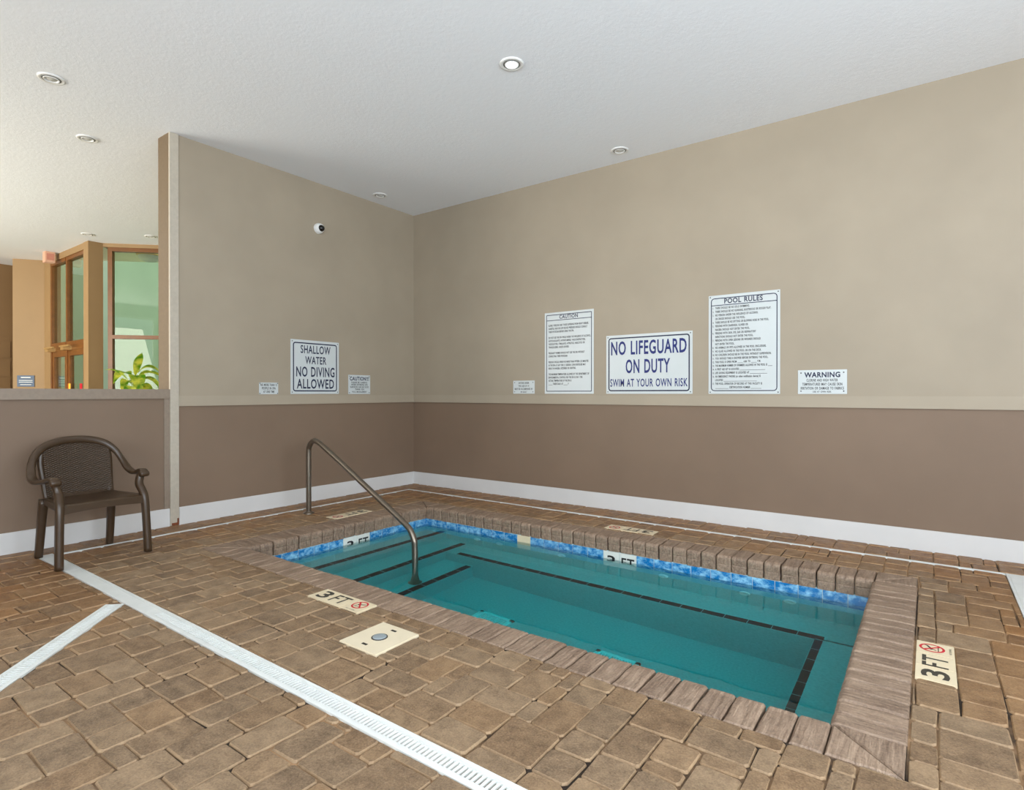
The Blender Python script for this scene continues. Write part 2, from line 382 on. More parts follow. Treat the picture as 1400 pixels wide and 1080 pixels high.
for i, (bx) in enumerate([[(3.3, 7.9, YB - 0.10, YB - 0.05, z, z + .06) for z in (.5, 3.14)] + [(x, x + .06, YB - .10, YB - .05, .56, 3.14) for x in (3.3, 5.57, 7.84)],
                          [(XR + .05, XR + .10, -6.8, -2.4, z, z + .06) for z in (.5, 3.14)] + [(XR + .05, XR + .10, y, y + .06, .56, 3.14) for y in (-6.8, -4.63, -2.46)],
                          [(-6.8, -1.6, YB - 0.10, YB - 0.05, z, z + .06) for z in (.5, 3.24)] + [(x, x + .06, YB - .10, YB - .05, .56, 3.24) for x in (-6.8, -4.23, -1.66)]]):  # frame of the unseen window added for the far room's light
    wn = thing('window_%d' % (i + 3), kind='structure')
    for b in bx: part('frame_bar', M['white_trim'], wn, b)

# ------------------------------------------------------------------ pool dimensions
PX0, PX1, PY0, PY1 = 1.27, 5.335, -3.05, -1.05       # inside of the pool walls
CW = 0.225                                           # coping width
CX0, CX1, CY0, CY1 = 1.0, 5.562, -3.268, -0.835      # outer edge of the coping
WZ, FZ, BZ = -0.185, -1.10, -0.61
BENCH_Y, BENCH_X = -1.39, 5.03

# floor: joint sand bed with a hole for the pool
fl = struct('floor', M['mortar'], (0, XR, CY1, 0, -0.12, -0.009), (0, XR, YB, CY0, -0.12, -0.009), (0, CX0, CY0, CY1, -0.12, -0.009), (CX1, XR, CY0, CY1, -0.12, -0.009),
            label='tumbled stone paver floor around the pool', cat='floor')
struct('floor_far_room', M['porch_floor'], (XL - 0.1, -0.2, YB, 0, -0.12, -0.009))

# ------------------------------------------------------------------ floor fittings that cut the paving
cut = []                                             # convex polygons
def rect(x0, x1, y0, y1): return [(x0, y0), (x1, y0), (x1, y1), (x0, y1)]
DY0, DY1 = -4.105, -4.008                            # main trench drain
cut.append(rect(CX0 - .004, CX1 + .004, CY0 - .004, CY1 + .004))
cut.append(rect(0.26, 7.4, DY0, DY1))
DA, DB = Vector((1.80, -4.105)), Vector((3.6, -5.905)); DN = Vector((0.7071, -0.7071)); DS = Vector((0.7071, 0.7071)) * 0.05
cut.append([tuple(DA - DS), tuple(DB - DS), tuple(DB + DS), tuple(DA + DS)])
cut.append(rect(0.300, 0.336, DY1, -0.372)); cut.append(rect(0.300, 6.04, -0.408, -0.372))
cut.append(rect(6.035, 6.14, -5.0, -0.372))
MK = dict(near=(2.84, -3.334, 0), right=(5.645, -2.228, 90), back=(3.477, -0.718, 180), left=(0.918, -1.775, 270))
ML, MW = 0.456, 0.147
for k, (mx_, my_, r_) in MK.items():
    hx, hy = (ML / 2, MW / 2) if r_ in (0, 180) else (MW / 2, ML / 2)
    cut.append(rect(mx_ - hx, mx_ + hx, my_ - hy, my_ + hy))
LID = (3.285, 3.555, -3.69, -3.405); cut.append(rect(*LID))

# ------------------------------------------------------------------ pavers
U = 0.0715
def half(poly, a, b, keep_left):
    out = []; n = len(poly)
    sd = lambda p: ((b[0] - a[0]) * (p[1] - a[1]) - (b[1] - a[1]) * (p[0] - a[0])) * (1 if keep_left else -1)
    for i in range(n):
        p, q = poly[i], poly[(i + 1) % n]; sp, sq = sd(p), sd(q)
        if sp >= 0: out.append(p)
        if (sp > 0 and sq < 0) or (sp < 0 and sq > 0):
            t = sp / (sp - sq); out.append((p[0] + (q[0] - p[0]) * t, p[1] + (q[1] - p[1]) * t))
    return out
def area(p): return 0.5 * abs(sum(p[i][0] * p[(i + 1) % len(p)][1] - p[(i + 1) % len(p)][0] * p[i][1] for i in range(len(p)))) if len(p) > 2 else 0
def subtract(poly, c):
    bx = lambda P: (min(p[0] for p in P), max(p[0] for p in P), min(p[1] for p in P), max(p[1] for p in P))
    A, B = bx(poly), bx(c)
    if A[1] <= B[0] or A[0] >= B[1] or A[3] <= B[2] or A[2] >= B[3]: return [poly]
    out = []; rest = poly
    for i in range(len(c)):
        a, b = c[i], c[(i + 1) % len(c)]
        o = half(rest, a, b, False); rest = half(rest, a, b, True)
        if area(o) > 2e-5: out.append(o)
        if area(rest) < 1e-7: break
    return out
GX0, GX1, GY0, GY1 = 0.0, 7.9, -7.0, 0.0
NX, NY = int((GX1 - GX0) / U) + 1, int((GY1 - GY0) / U) + 1
occ = [[False] * NY for _ in range(NX)]
cells = []
SIZES = [(3, 2, 30), (2, 3, 34), (2, 2, 18), (1, 2, 5), (2, 1, 5), (3, 3, 4)]
for j in range(NY):
    for i in range(NX):
        if occ[i][j]: continue
        opts = []
        for a, b, wgt in SIZES:
            if i + a <= NX and j + b <= NY and not any(occ[i + p][j + q] for p in range(a) for q in range(b)):
                # avoid leaving a one-cell slot
                gap = 0
                while i + a + gap < NX and gap < 2 and not occ[i + a + gap][j]: gap += 1
                if gap == 1: wgt *= 0.15
                opts.append((a, b, wgt))
        if not opts: a, b = 1, 1
        else:
            r = random.uniform(0, sum(o[2] for o in opts))
            for a, b, wg in opts:
                r -= wg
                if r <= 0: break
        for p in range(a):
            for q in range(b): occ[i + p][j + q] = True
        cells.append((i, j, a, b))
jit = {}
def node(i, j):
    if (i, j) not in jit: jit[(i, j)] = (random.uniform(-.005, .005), random.uniform(-.005, .005))
    d = jit[(i, j)]; return (GX0 + i * U + d[0], GY0 + j * U + d[1])
polys = []
for i, j, a, b in cells:
    P = [node(i, j), node(i + a, j), node(i + a, j + b), node(i, j + b)]
    ps = [P]
    for c in cut:
        ps = [r for q in ps for r in subtract(q, c)]
    tint = random.random()
    for q in ps:
        q = [(min(max(x, 0.018), XR), min(y, -0.018)) for x, y in q]
        if area(q) > 0.0012: polys.append((q, tint))
def inset(poly, g):
    n = len(poly); out = poly
    sgn = sum(poly[k][0] * poly[(k + 1) % n][1] - poly[(k + 1) % n][0] * poly[k][1] for k in range(n))
    if sgn < 0: poly = poly[::-1]; out = poly
    for k in range(n):
        a, b = poly[k], poly[(k + 1) % n]; dx, dy = b[0] - a[0], b[1] - a[1]; L = math.hypot(dx, dy)
        if L < 1e-6: continue
        nx, ny = -dy / L * g, dx / L * g
        out = half(out, (a[0] + nx, a[1] + ny), (b[0] + nx, b[1] + ny), True)
        if len(out) < 3: return []
    # merge near-duplicate points
    o = []
    for p in out:
        if not o or math.hypot(p[0] - o[-1][0], p[1] - o[-1][1]) > 0.004: o.append(p)
    if len(o) > 2 and math.hypot(o[0][0] - o[-1][0], o[0][1] - o[-1][1]) < 0.004: o.pop()
    return o
def paver_geo(mb, poly, tints, tint):
    q = inset(poly, 0.0026)
    if len(q) < 3: return False
    n = len(q); ring = []
    for k in range(n):
        p, a, b = Vector(q[k]), Vector(q[k - 1]), Vector(q[(k + 1) % n])
        c = random.uniform(0.006, 0.014)
        for e in (a, b):
            d = e - p; L = d.length; ring.append(p + d / L * min(c, L * 0.38) + Vector((random.uniform(-.0015, .0015), random.uniform(-.0015, .0015))))
    cen = sum(ring, Vector((0, 0))) / len(ring); m = len(ring)
    z = random.uniform(-0.0025, 0.0015); tx, ty = random.uniform(-.012, .012), random.uniform(-.012, .012)
    b = random.uniform(0.004, 0.0075)
    top = []
    for v in ring:
        d = cen - v; top.append(v + d / d.length * min(b, d.length * .5))
    zz = lambda v: z + (v.x - cen.x) * tx + (v.y - cen.y) * ty
    V = [(v.x, v.y, -0.03) for v in ring] + [(v.x, v.y, zz(v) - 0.0065) for v in ring] + [(v.x, v.y, zz(v)) for v in top]
    F = []; mi = []
    for k in range(m):
        k2 = (k + 1) % m
        F.append((k, k2, m + k2, m + k)); mi.append(1); F.append((m + k, m + k2, 2 * m + k2, 2 * m + k)); mi.append(1)
    F.append(tuple(2 * m + k for k in range(m))); mi.append(0)
    o = len(mb.v); mb.v += V
    for f, x in zip(F, mi): mb.f.append([i + o for i in f]); mb.mi.append(x); mb.sm.append(False)
    sm = lambda v, a, b_: max(0.0, min(1.0, (v - a) / (b_ - a)))
    warm = 0.85 * sm(cen.y, -0.95, -0.45) + 0.7 * sm(-cen.x, -1.0, -0.5) + 0.85 * sm(cen.x, 5.65, 6.15) * sm(cen.y, -3.4, -2.0) + 0.35 * sm(cen.x, 5.6, 6.2) + 0.75 * sm(-cen.x, -2.3, -1.5) * sm(-cen.y, 4.0, 4.3)
    warm = min(1, max(0, min(warm, 0.85) + random.uniform(-0.22, 0.25)))
    tints += [(tint, warm)] * len(F)
    return True
def px_area(q):
    o = []
    for x, y in q:
        d = Vector((x, y, 0)) - CAM; dz = d.dot(FWD)
        if dz < 0.3: return 0
        o.append((700 + FPX * d.dot(RGT) / dz, 540 - FPX * d.z / dz))
    cx = sum(p[0] for p in o) / len(o); cy = sum(p[1] for p in o) / len(o)
    if cx < -5 or cx > 1405 or cy > 1090: return 0
    return area(o)
order = sorted(polys, key=lambda t: -px_area(t[0]))
def paver_object(items, name):
    mb = MB(); tints = []
    for q, t in items: paver_geo(mb, q, tints, t)
    if not mb.v: return None
    me = bpy.data.meshes.new(name); me.from_pydata(mb.v, [], mb.f); me.materials.append(M['paver']); me.materials.append(M['paver_edge'])
    me.polygons.foreach_set('material_index', mb.mi)
    a = me.attributes.new('tint', 'FLOAT_COLOR', 'FACE')
    a.data.foreach_set('color', [c for t in tints for c in (t[0], t[1], 0, 1)])
    me.update(); return link(name, me, fl)
for it in order[:300]: paver_object([it], 'paver')
tag(paver_object(order[300:], 'paver_field'), kind='stuff')

# ------------------------------------------------------------------ the pool
pool = thing('spa_pool', 'rectangular teal spa pool with brick coping and blue waterline tiles', 'pool', ((PX0 + PX1) / 2, (PY0 + PY1) / 2, 0))
PO = Vector(pool.location)
def ppart(name, mb, mats):                      # part given in world coordinates, stored relative to the pool
    mb.v = [(x - PO.x, y - PO.y, z - PO.z) for x, y, z in mb.v]; return mb.build(name, mats, pool)
b = MB(); T = 0.12                              # basin shell
b.box(PX0 - T, PX1 + T, PY0 - T, PY1 + T, FZ - T, FZ)
b.box(PX0 - T, PX0, PY0 - T, PY1 + T, FZ, -0.12); b.box(PX1, PX1 + T, PY0 - T, PY1 + T, FZ, -0.12)
b.box(PX0, PX1, PY0 - T, PY0, FZ, -0.12); b.box(PX0, PX1, PY1, PY1 + T, FZ, -0.12)
ppart('basin', b, M['plaster'])
S1, S2, S3 = 1.56, 1.87, 2.215
Z1, Z2, Z3 = -0.35, -0.60, -0.83
b = MB(); b.rbox(PX0 - .02, S1, PY0 - .02, PY1 + .02, FZ - .02, Z1, b=.008); ppart('step', b, M['plaster'])
b = MB(); b.rbox(S1 - .05, S2, PY0 - .02, PY1 + .02, FZ - .02, Z2, b=.008); ppart('step', b, M['plaster'])
b = MB(); b.rbox(S2 - .05, S3, PY0 - .02, BENCH_Y, FZ - .02, Z3, b=.008); ppart('step', b, M['plaster'])
b = MB(); b.rbox(S2 - .05, PX1 + .02, BENCH_Y, PY1 + .02, FZ - .02, BZ, b=.008); ppart('bench', b, M['plaster'])
b = MB(); b.rbox(BENCH_X, PX1 + .02, PY0 - .02, BENCH_Y + .03, FZ - .02, BZ, b=.008); ppart('bench', b, M['plaster'])
def stripe(p0, p1, z, wdt, side, L=0.152):      # row of dark tiles along a tread edge
    p0, p1 = Vector(p0), Vector(p1); d = (p1 - p0); n = max(1, round(d.length / L)); d /= n
    for k in range(n):
        a = p0 + d * k; c = a + d
        s_ = Vector(side) * wdt
        xs = sorted([a.x, c.x, (a + s_).x]); ys = sorted([a.y, c.y, (a + s_).y]); g = 0.002
        m = MB(); m.rbox(xs[0] + g, xs[-1] - g, ys[0] + g, ys[-1] - g, z - .006, z + .003, b=.0015); ppart('stripe_tile', m, M['black_tile'])
stripe((S1 - .004, PY0), (S1 - .004, PY1), Z1, .07, (-1, 0))
stripe((S2 - .004, PY0), (S2 - .004, PY1 - .04), Z2, .07, (-1, 0))
stripe((S3 - .004, PY0), (S3 - .004, BENCH_Y - .02), Z3, .07, (-1, 0))
stripe((2.0, BENCH_Y + .004), (BENCH_X + .055, BENCH_Y + .004), BZ, .062, (0, 1))
stripe((BENCH_X + .004, PY0), (BENCH_X + .004, BENCH_Y), BZ, .05, (1, 0))
# waterline tiles
TZ0, TZ1 = -0.274, -0.122
def tile_row(p0, p1, nrm, skip=()):
    p0, p1 = Vector(p0), Vector(p1); d = p1 - p0; n = round(d.length / 0.152); d /= n; nv = Vector(nrm)
    m = MB(); e = p1
    xs = sorted([p0.x, p1.x, p0.x + nv.x * .004]); ys = sorted([p0.y, p1.y, p0.y + nv.y * .004])
    m.box(xs[0], xs[-1], ys[0], ys[-1], TZ0, TZ1); ppart('tile_grout', m, M['grout'])
    for k in range(n):
        a = p0 + d * k; c = a + d; g = .0025
        u = d.normalized() * g
        a2, c2 = a + u, c - u
        xs = sorted([a2.x, c2.x, a2.x + nv.x * .009]); ys = sorted([a2.y, c2.y, a2.y + nv.y * .009])
        mat = 'blue_tile'
        mid = (a + c) / 2
        for (lo, hi, ax, mm) in skip:
            if lo < mid[ax] < hi: mat = mm
        m = MB(); m.rbox(xs[0], xs[-1], ys[0], ys[-1], TZ0 + .003, TZ1 - .002, b=.002); o = ppart('waterline_tile', m, M[mat])
        if mat != 'blue_tile': o['label'] = {'white_tile': 'white depth number tile', 'cream_tile': 'plain cream tile'}[mat]
tile_row((PX0, PY1), (PX1, PY1), (0, -1), ((3.33, 3.63, 0, 'white_tile'), (2.50, 2.65, 0, 'cream_tile')))
tile_row((PX0, PY0), (PX0, PY1), (1, 0), ((-2.06, -1.75, 1, 'white_tile'),))
tile_row((PX0, PY0), (PX1, PY0), (0, 1)); tile_row((PX1, PY0), (PX1, PY1), (-1, 0))
def tile_text(loc, rz, words):
    for s_, x in words:
        m = MB(); write(m, s_, x, -0.045, 0.082, width=0.075 if s_ == '3' else 0.115, bold=0.02)
        o = m.build('depth_lettering', M['ink'], pool); o.location = Vector(loc) - PO; o.rotation_euler = (0, 0, rz)
n_ = round((PX1 - PX0) / .152); dd = (PX1 - PX0) / n_; k0 = int((3.33 - PX0) / dd + .5)
xc = PX0 + dd * (k0 + 1)
tile_text((xc, PY1 - .0098, -0.195), 0, (('3', -.076), ('FT', .076)))
n_ = round((PY1 - PY0) / .152); dd = (PY1 - PY0) / n_; k0 = int((-2.06 - PY0) / dd + .5)
yc = PY0 + dd * (k0 + 1)
tile_text((PX0 + .0098, yc, -0.195), math.pi / 2, (('3', -.076), ('FT', .076)))
# coping: profile along v (0 = outer edge, CW+ = pool face), nose rounded, drop face
def coping_mesh(wdt, length, seed, mitre=None):
    r = random.Random(seed); m = MB(); OV = length
    prof = [(0, -0.05), (0, -0.006), (0.006, 0.0)]
    for k in range(3): prof.append((OV * (0.3 + 0.25 * k) , r.uniform(-.003, .003)))
    R_ = 0.028
    for k in range(5):
        a = math.radians(90 - 22.5 * k); prof.append((OV - R_ + R_ * math.cos(a), -R_ + R_ * math.sin(a)))
    prof += [(OV - .003, -.060), (OV - .007, -.064), (OV - .004, -.072), (OV - .004, -.121), (OV - .05, -.121)]
    g = 0.0036; n = len(prof)
    xs = (-wdt / 2 + g, -wdt / 2 + g + .008, 0, wdt / 2 - g - .008, wdt / 2 - g)
    V = []
    for i, x in enumerate(xs):
        dn = 0.008 if i in (0, 4) else r.uniform(-.001, .001)
        for k, (y, z) in enumerate(prof):
            yy = y - (dn if k > 8 else 0); V.append((x + (r.uniform(-.0015, .0015) if 0 < i < 4 else 0), yy, z - (dn if 2 <= k <= 9 else 0)))
    F = [(i * n + k, i * n + k + 1, (i + 1) * n + k + 1, (i + 1) * n + k) for i in range(4) for k in range(n - 1)]
    F.append(tuple(range(n))); F.append(tuple(4 * n + k for k in range(n - 1, -1, -1)))
    m.add(V, F); return m.mesh('coping_brick', M['coping'])
def coping_run(p0, p1, rz, length, target=0.112):
    p0, p1 = Vector(p0), Vector(p1); L = (p1 - p0).length; u = (p1 - p0) / L
    ws = []; tot = 0
    n = round(L / target); base = L / n
    var = {}
    for k in range(n):
        key = random.randrange(6)
        if key not in var: var[key] = coping_mesh(base, length, random.random())
        o = link('coping_brick', var[key], pool); o.location = Vector((p0.x, p0.y, 0)) + Vector((u.x, u.y, 0)) * (base * (k + .5)) - PO
        o.location.z = random.uniform(-.003, .002); o.rotation_euler = (0, 0, rz + random.uniform(-.012, .012))
LN = PY0 - CY0; LF = CY1 - PY1; LL = PX0 - CX0; LR = CX1 - PX1
ov = 0.012
coping_run((PX0, CY0), (PX1, CY0), 0, LN + ov); coping_run((PX0, CY1), (PX1, CY1), math.pi, LF + ov)
coping_run((CX0, PY0), (CX0, PY1), -math.pi / 2, LL + ov, .115); coping_run((CX1, PY0), (CX1, PY1), math.pi / 2, LR + ov, .105)
for (ox, oy, ix, iy) in ((CX0, CY0, PX0, PY0), (CX1, CY0, PX1, PY0), (CX0, CY1, PX0, PY1), (CX1, CY1, PX1, PY1)):   # two mitred stones at each corner
    for tri in (((ox, oy), (ix, oy), (ix, iy)), ((ox, oy), (ix, iy), (ox, iy))):
        q = inset(list(tri), .002)
        if len(q) < 3: continue
        top = inset(q, .006); 
        if len(top) != len(q): top = q
        m = MB(); n = len(q)
        V = [(x, y, -.121) for x, y in q] + [(x, y, -.006) for x, y in q] + [(x, y, 0.0) for x, y in top]
        F = [(k, (k + 1) % n, n + (k + 1) % n, n + k) for k in range(n)] + [(n + k, n + (k + 1) % n, 2 * n + (k + 1) % n, 2 * n + k) for k in range(n)] + [tuple(2 * n + k for k in range(n))]
        m.add(V, F); ppart('coping_corner', m, M['coping'])
# jets on the far wall
for x, z in ((1.98, -.40), (2.26, -.40), (2.96, -.375), (3.905, -.375), (4.525, -.40), (4.83, -.385)):
    m = MB(); m.lathe([(.042, 0), (.042, -.006), (.030, -.012), (.014, -.012), (.012, -.004)], 16, center=(x, PY1, z), axis='y')
    j = ppart('jet_fitting', m, M['jet'])
    m = MB(); m.lathe([(.012, -.003), (.0, -.004)], 12, center=(x - PO.x, PY1 - PO.y, z), axis='y'); m.build('jet_hole', M['dark'], j)
# drain grates on the pool floor
for x in (2.89, 3.925):
    g = MB(); y0, y1, x0, x1 = -2.22, -1.90, x - .16, x + .16
    for bx in ((x0, x1, y0, y0 + .03), (x0, x1, y1 - .03, y1), (x0, x0 + .03, y0, y1), (x1 - .03, x1, y0, y1)): g.box(*bx, FZ, FZ + .022)
    d = ppart('drain_grate', g, M['grate_white'])
    g = MB()
    for k in range(13): xx = x0 + .03 + k * .0205; g.box(xx - PO.x, xx + .0135 - PO.x, y0 + .02 - PO.y, y1 - .02 - PO.y, FZ + .004, FZ + .018)
    for yy in (y0 + .11, y0 + .20): g.box(x0 + .02 - PO.x, x1 - .02 - PO.x, yy - PO.y, yy + .008 - PO.y, FZ + .006, FZ + .0195)
    tag(g.build('grate_bars', M['grate_white'], d), kind='stuff')
g = MB(); g.box(PX0 - .01, PX1 + .01, PY0 - .01, PY1 + .01, FZ - .01, WZ)
ppart('water', g, M['water'])

# ------------------------------------------------------------------ hand rail
h = thing('pool_handrail', 'bent bronze-grey metal handrail standing from deck into the pool steps', 'handrail', (0.56, -2.0, 0))
P = [(0, 0, 0.0), (0, 0, .1), (0, 0, .35), (0, 0, .62), (.012, 0, .675), (.045, 0, .718), (.098, 0, .738), (.155, 0, .728), (.22, 0, .700), (.449, 0, .585), (.85, 0, .374), (1.27, 0, .152), (1.40, 0, .080), (1.462, 0, .035), (1.502, 0, -.03), (1.516, 0, -.10), (1.518, 0, -.3), (1.518, 0, Z3)]
m = MB(); m.sweep(catmull(P, 4), .026, n=14, up=(0, 1, 0)); m.build('rail_tube', M['rail_metal'], h)
m = MB(); m.lathe([(.055, 0), (.055, .006), (.048, .013), (.030, .018), (.028, .022)], 24); m.build('deck_flange', M['rail_metal'], h)
m = MB(); m.lathe([(.06, 0), (.06, .008), (.040, .03), (.031, .13), (.027, .16)], 24, center=(1.518, 0, Z3)); m.build('step_flange', M['rail_metal'], h)

# ------------------------------------------------------------------ depth markers, skimmer lid
def depth_marker(loc, deg, label):
    t = thing('depth_marker', label, 'depth marker', (loc[0], loc[1], 0), math.radians(deg), 'deck depth markers')
    for k, x in enumerate((-.152, 0, .152)):
        m = MB(); m.rbox(x - .0755, x + .0755, -MW / 2 + .001, MW / 2 - .001, -.02, .002, b=.0015); m.build('marker_tile', M['cream_tile'], t)
    m = MB()
    write(m, '3', -.152, -.045, .095, width=.085, y=.0026, bold=.025, flat=True); write(m, 'FT', -.01, -.045, .095, width=.125, y=.0026, bold=.012, flat=True)
    m.build('depth_lettering', M['marker_ink'], t)
    m = MB(); cx, cy, R0, R1 = .152, .012, .050, .040
    n = 32; v = []
    for k in range(n):
        a = 2 * math.pi * k / n; v += [(cx + R0 * math.cos(a), cy + R0 * math.sin(a), .0027), (cx + R1 * math.cos(a), cy + R1 * math.sin(a), .0027)]
    m.add(v, [(2 * k, (2 * k + 2) % (2 * n), (2 * k + 3) % (2 * n), 2 * k + 1) for k in range(n)])
    for sgn in (1,):
        d = Vector((.7071, -.7071 * sgn)); pr = Vector((d.y, -d.x)) * .005
        m.add([(cx + d.x * s1 * .041 + pr.x * s2, cy + d.y * s1 * .041 + pr.y * s2, .0028) for s1, s2 in ((-1, -1), (1, -1), (1, 1), (-1, 1))], [(0, 1, 2, 3)])
    m.build('prohibition_ring', M['red'], t)
    m = MB()                                        # diving figure: head, body, arms
    def bar(x0, y0, x1, y1, wd, z=.0025):
        d = Vector((x1 - x0, y1 - y0)).normalized(); q = Vector((-d.y, d.x)) * wd
        m.add([(cx + x0 + q.x, cy + y0 + q.y, z), (cx + x0 - q.x, cy + y0 - q.y, z), (cx + x1 - q.x, cy + y1 - q.y, z), (cx + x1 + q.x, cy + y1 + q.y, z)], [(0, 1, 2, 3)])
    bar(.026, .020, -.004, .004, .0045); bar(-.004, .004, -.022, -.016, .003); bar(.026, .020, .030, .030, .003); bar(-.030, -.024, .030, -.024, .0018)
    v = [(cx - .014 + .006 * math.cos(a * math.pi / 5), cy + .004 + .006 * math.sin(a * math.pi / 5), .00255) for a in range(10)]; m.add(v, [tuple(range(10))])
    write(m, 'NO DIVING', .152, -.062, .009, width=.075, y=.0026, flat=True)
    m.build('diver_symbol', M['ink'], t); return t
depth_marker(MK['near'], 0, 'cream 3 FT depth marker on the pavers beside the square skimmer lid')
depth_marker(MK['right'], 90, 'cream 3 FT depth marker at the short right end of the pool')
depth_marker(MK['back'], 180, 'cream 3 FT depth marker between the pool and the long wall')
depth_marker(MK['left'], 270, 'cream 3 FT depth marker next to the foot of the handrail')
lid = thing('skimmer_lid', 'square cream skimmer lid with a grey round cap set in the pavers', 'skimmer lid', ((LID[0] + LID[1]) / 2, (LID[2] + LID[3]) / 2, 0))
hx, hy = (LID[1] - LID[0]) / 2 - .001, (LID[3] - LID[2]) / 2 - .001
m = MB(); m.rbox(-hx, hx, -hy, hy, -.02, .004, b=.003); m.build('lid_plate', M['lid'], lid)
m = MB(); m.lathe([(.040, .0), (.040, .0065), (.036, .0075)], 28); c = m.build('cap_ring', M['dark'], lid)
m = MB(); m.lathe([(.035, .002), (.035, .0085), (.028, .0095), (0, .0095)], 28); m.build('round_cap', M['lid_disc'], lid)
for s_ in (-1, 1):
    m = MB(); m.box(-.017, .017, s_ * .093 - .007, s_ * .093 + .007, .0038, .0050); m.build('lifting_slot', M['dark'], lid)

# ------------------------------------------------------------------ drains
def trench(name, label, a, b, wdt, solid_to=0.0, pitch=0.0195):
    a, b = Vector(a), Vector(b); d = b - a; L = d.length; rz = math.atan2(d.y, d.x)
    t = thing(name, label, 'drain', (a.x, a.y, 0), rz)
    hw = wdt / 2 - .001
    part('channel', M['drain_dark'], t, (0, L, -hw, hw, -.028, -.022))
    part('side_rail', M['drain_white'], t, (0, L, -hw, -hw + .016, -.03, .0015)); part('side_rail', M['drain_white'], t, (0, L, hw - .016, hw, -.03, .0015))
    if solid_to > 0:
        x = 0
        while x < solid_to - .01:
            e = min(x + .62, solid_to); part('cover_plate', M['drain_white'], t, (x + .001, e - .001, -hw + .017, hw - .017, -.012, .0005)); x = e
    x = solid_to
    while x < L - .02:                              # grate sections, bars too fine to pick apart singly
        e = min(x + 0.6, L); m = MB(); y0, y1 = -hw + .017, hw - .017
        m.box(x, e, y0, y0 + .007, -.014, .001); m.box(x, e, y1 - .007, y1, -.014, .001)
        k = x + .002
        while k + .010 < e:
            m.box(k, k + .0086, y0 + .006, y1 - .006, -.014, .001); k += pitch
        tag(m.build('grate_section', M['drain_white'], t), kind='stuff'); x = e
    return t
trench('trench_drain', 'long white slotted trench drain running across the pavers from the armchair', (0.26, (DY0 + DY1) / 2), (6.034, (DY0 + DY1) / 2), DY1 - DY0, 1.93)
a2 = DA + DN * 0.0
trench('branch_drain', 'short diagonal white slotted drain joining the long trench drain', tuple(DA + DN * .052), tuple(DB), 0.10)
trench('end_drain', 'white drain strip at the right picture edge beside the pavers', (6.0875, -0.372), (6.0875, -5.0), 0.105, 4.6)
def slot_drain(label, a, b):
    a, b = Vector(a), Vector(b); d = b - a; L = d.length
    t = thing('slot_drain', label, 'drain', (a.x, a.y, 0), math.atan2(d.y, d.x), 'slot drains along the walls')
    part('edge_rail', M['drain_white'], t, (0, L, -.017, -.004, -.03, .001)); part('edge_rail', M['drain_white'], t, (0, L, .004, .017, -.03, .001))
    part('slot', M['drain_dark'], t, (0, L, -.004, .004, -.03, -.006)); return t
slot_drain('thin white slot drain along the partition and its baseboard', (0.318, DY1 + .001), (0.318, -0.409)); slot_drain('thin white slot drain along the long wall behind the pool', (0.300, -0.390), (6.034, -0.390))

# ------------------------------------------------------------------ signs
def sign(name, label, wall, u0, u1, z0, z1, draw, mats, thick=0.004, screws=True, inset_=.02):
    wd, ht = u1 - u0, z1 - z0
    loc = ((u0 + u1) / 2, -0.0005, z0) if wall == 'back' else (0.0005, (u0 + u1) / 2, z0)
    if z0 < RAIL1: pass
    t = thing(name, label, 'sign', loc, 0 if wall == 'back' else math.pi / 2, 'signs on the pool walls')
    m = MB(); m.rbox(-wd / 2, wd / 2, -thick, 0, 0, ht, b=.0012); m.build('board', M['sign_white'], t)
    draw(t, wd, ht, -thick - .0006)
    if screws:
        for sx in (-1, 1):
            for z in (inset_, ht - inset_):
                m = MB(); m.lathe([(.0055, 0), (.0055, -.002), (.003, -.003), (0, -.003)], 10, center=(sx * (wd / 2 - inset_), -thick, z), axis='y'); m.build('screw', M['screw'], t)
    return t
def d_nolife(t, w_, h_, y):
    m = MB(); rrect_line(m, -w_ / 2 + .026, w_ / 2 - .026, .026, h_ - .026, .03, .0125, y); m.build('border_line', M['navy_ink'], t)
    m = MB(); write(m, 'NO LIFEGUARD', 0, .405, .135, width=.80, y=y, bold=.022); write(m, 'ON DUTY', 0, .215, .135, width=.47, y=y, bold=.022); write(m, 'SWIM AT YOUR OWN RISK', 0, .075, .078, width=.82, y=y, bold=.016)
    m.build('lettering', M['blue_ink'], t)
sign('no_lifeguard_sign', 'white sign with large blue letters NO LIFEGUARD ON DUTY', 'back', 2.872, 3.786, 1.208, 1.815, d_nolife, None)
def d_shallow(t, w_, h_, y):
    m = MB(); rrect_line(m, -w_ / 2 + .028, w_ / 2 - .028, .028, h_ - .028, .03, .013, y); m.build('border_line', M['navy_ink'], t)
    m = MB()
    for s_, z, hh, ww in (('SHALLOW', .455, .087, .39), ('WATER', .337, .083, .275), ('NO DIVING', .195, .108, .50), ('ALLOWED', .062, .104, .485)): write(m, s_, 0.003, z, hh, width=ww, y=y, bold=.018)
    m.build('lettering', M['navy_ink'], t)
sign('no_diving_sign', 'white square sign reading SHALLOW WATER NO DIVING ALLOWED on the partition', 'left', -1.844, -1.214, 1.206, 1.806, d_shallow, None)
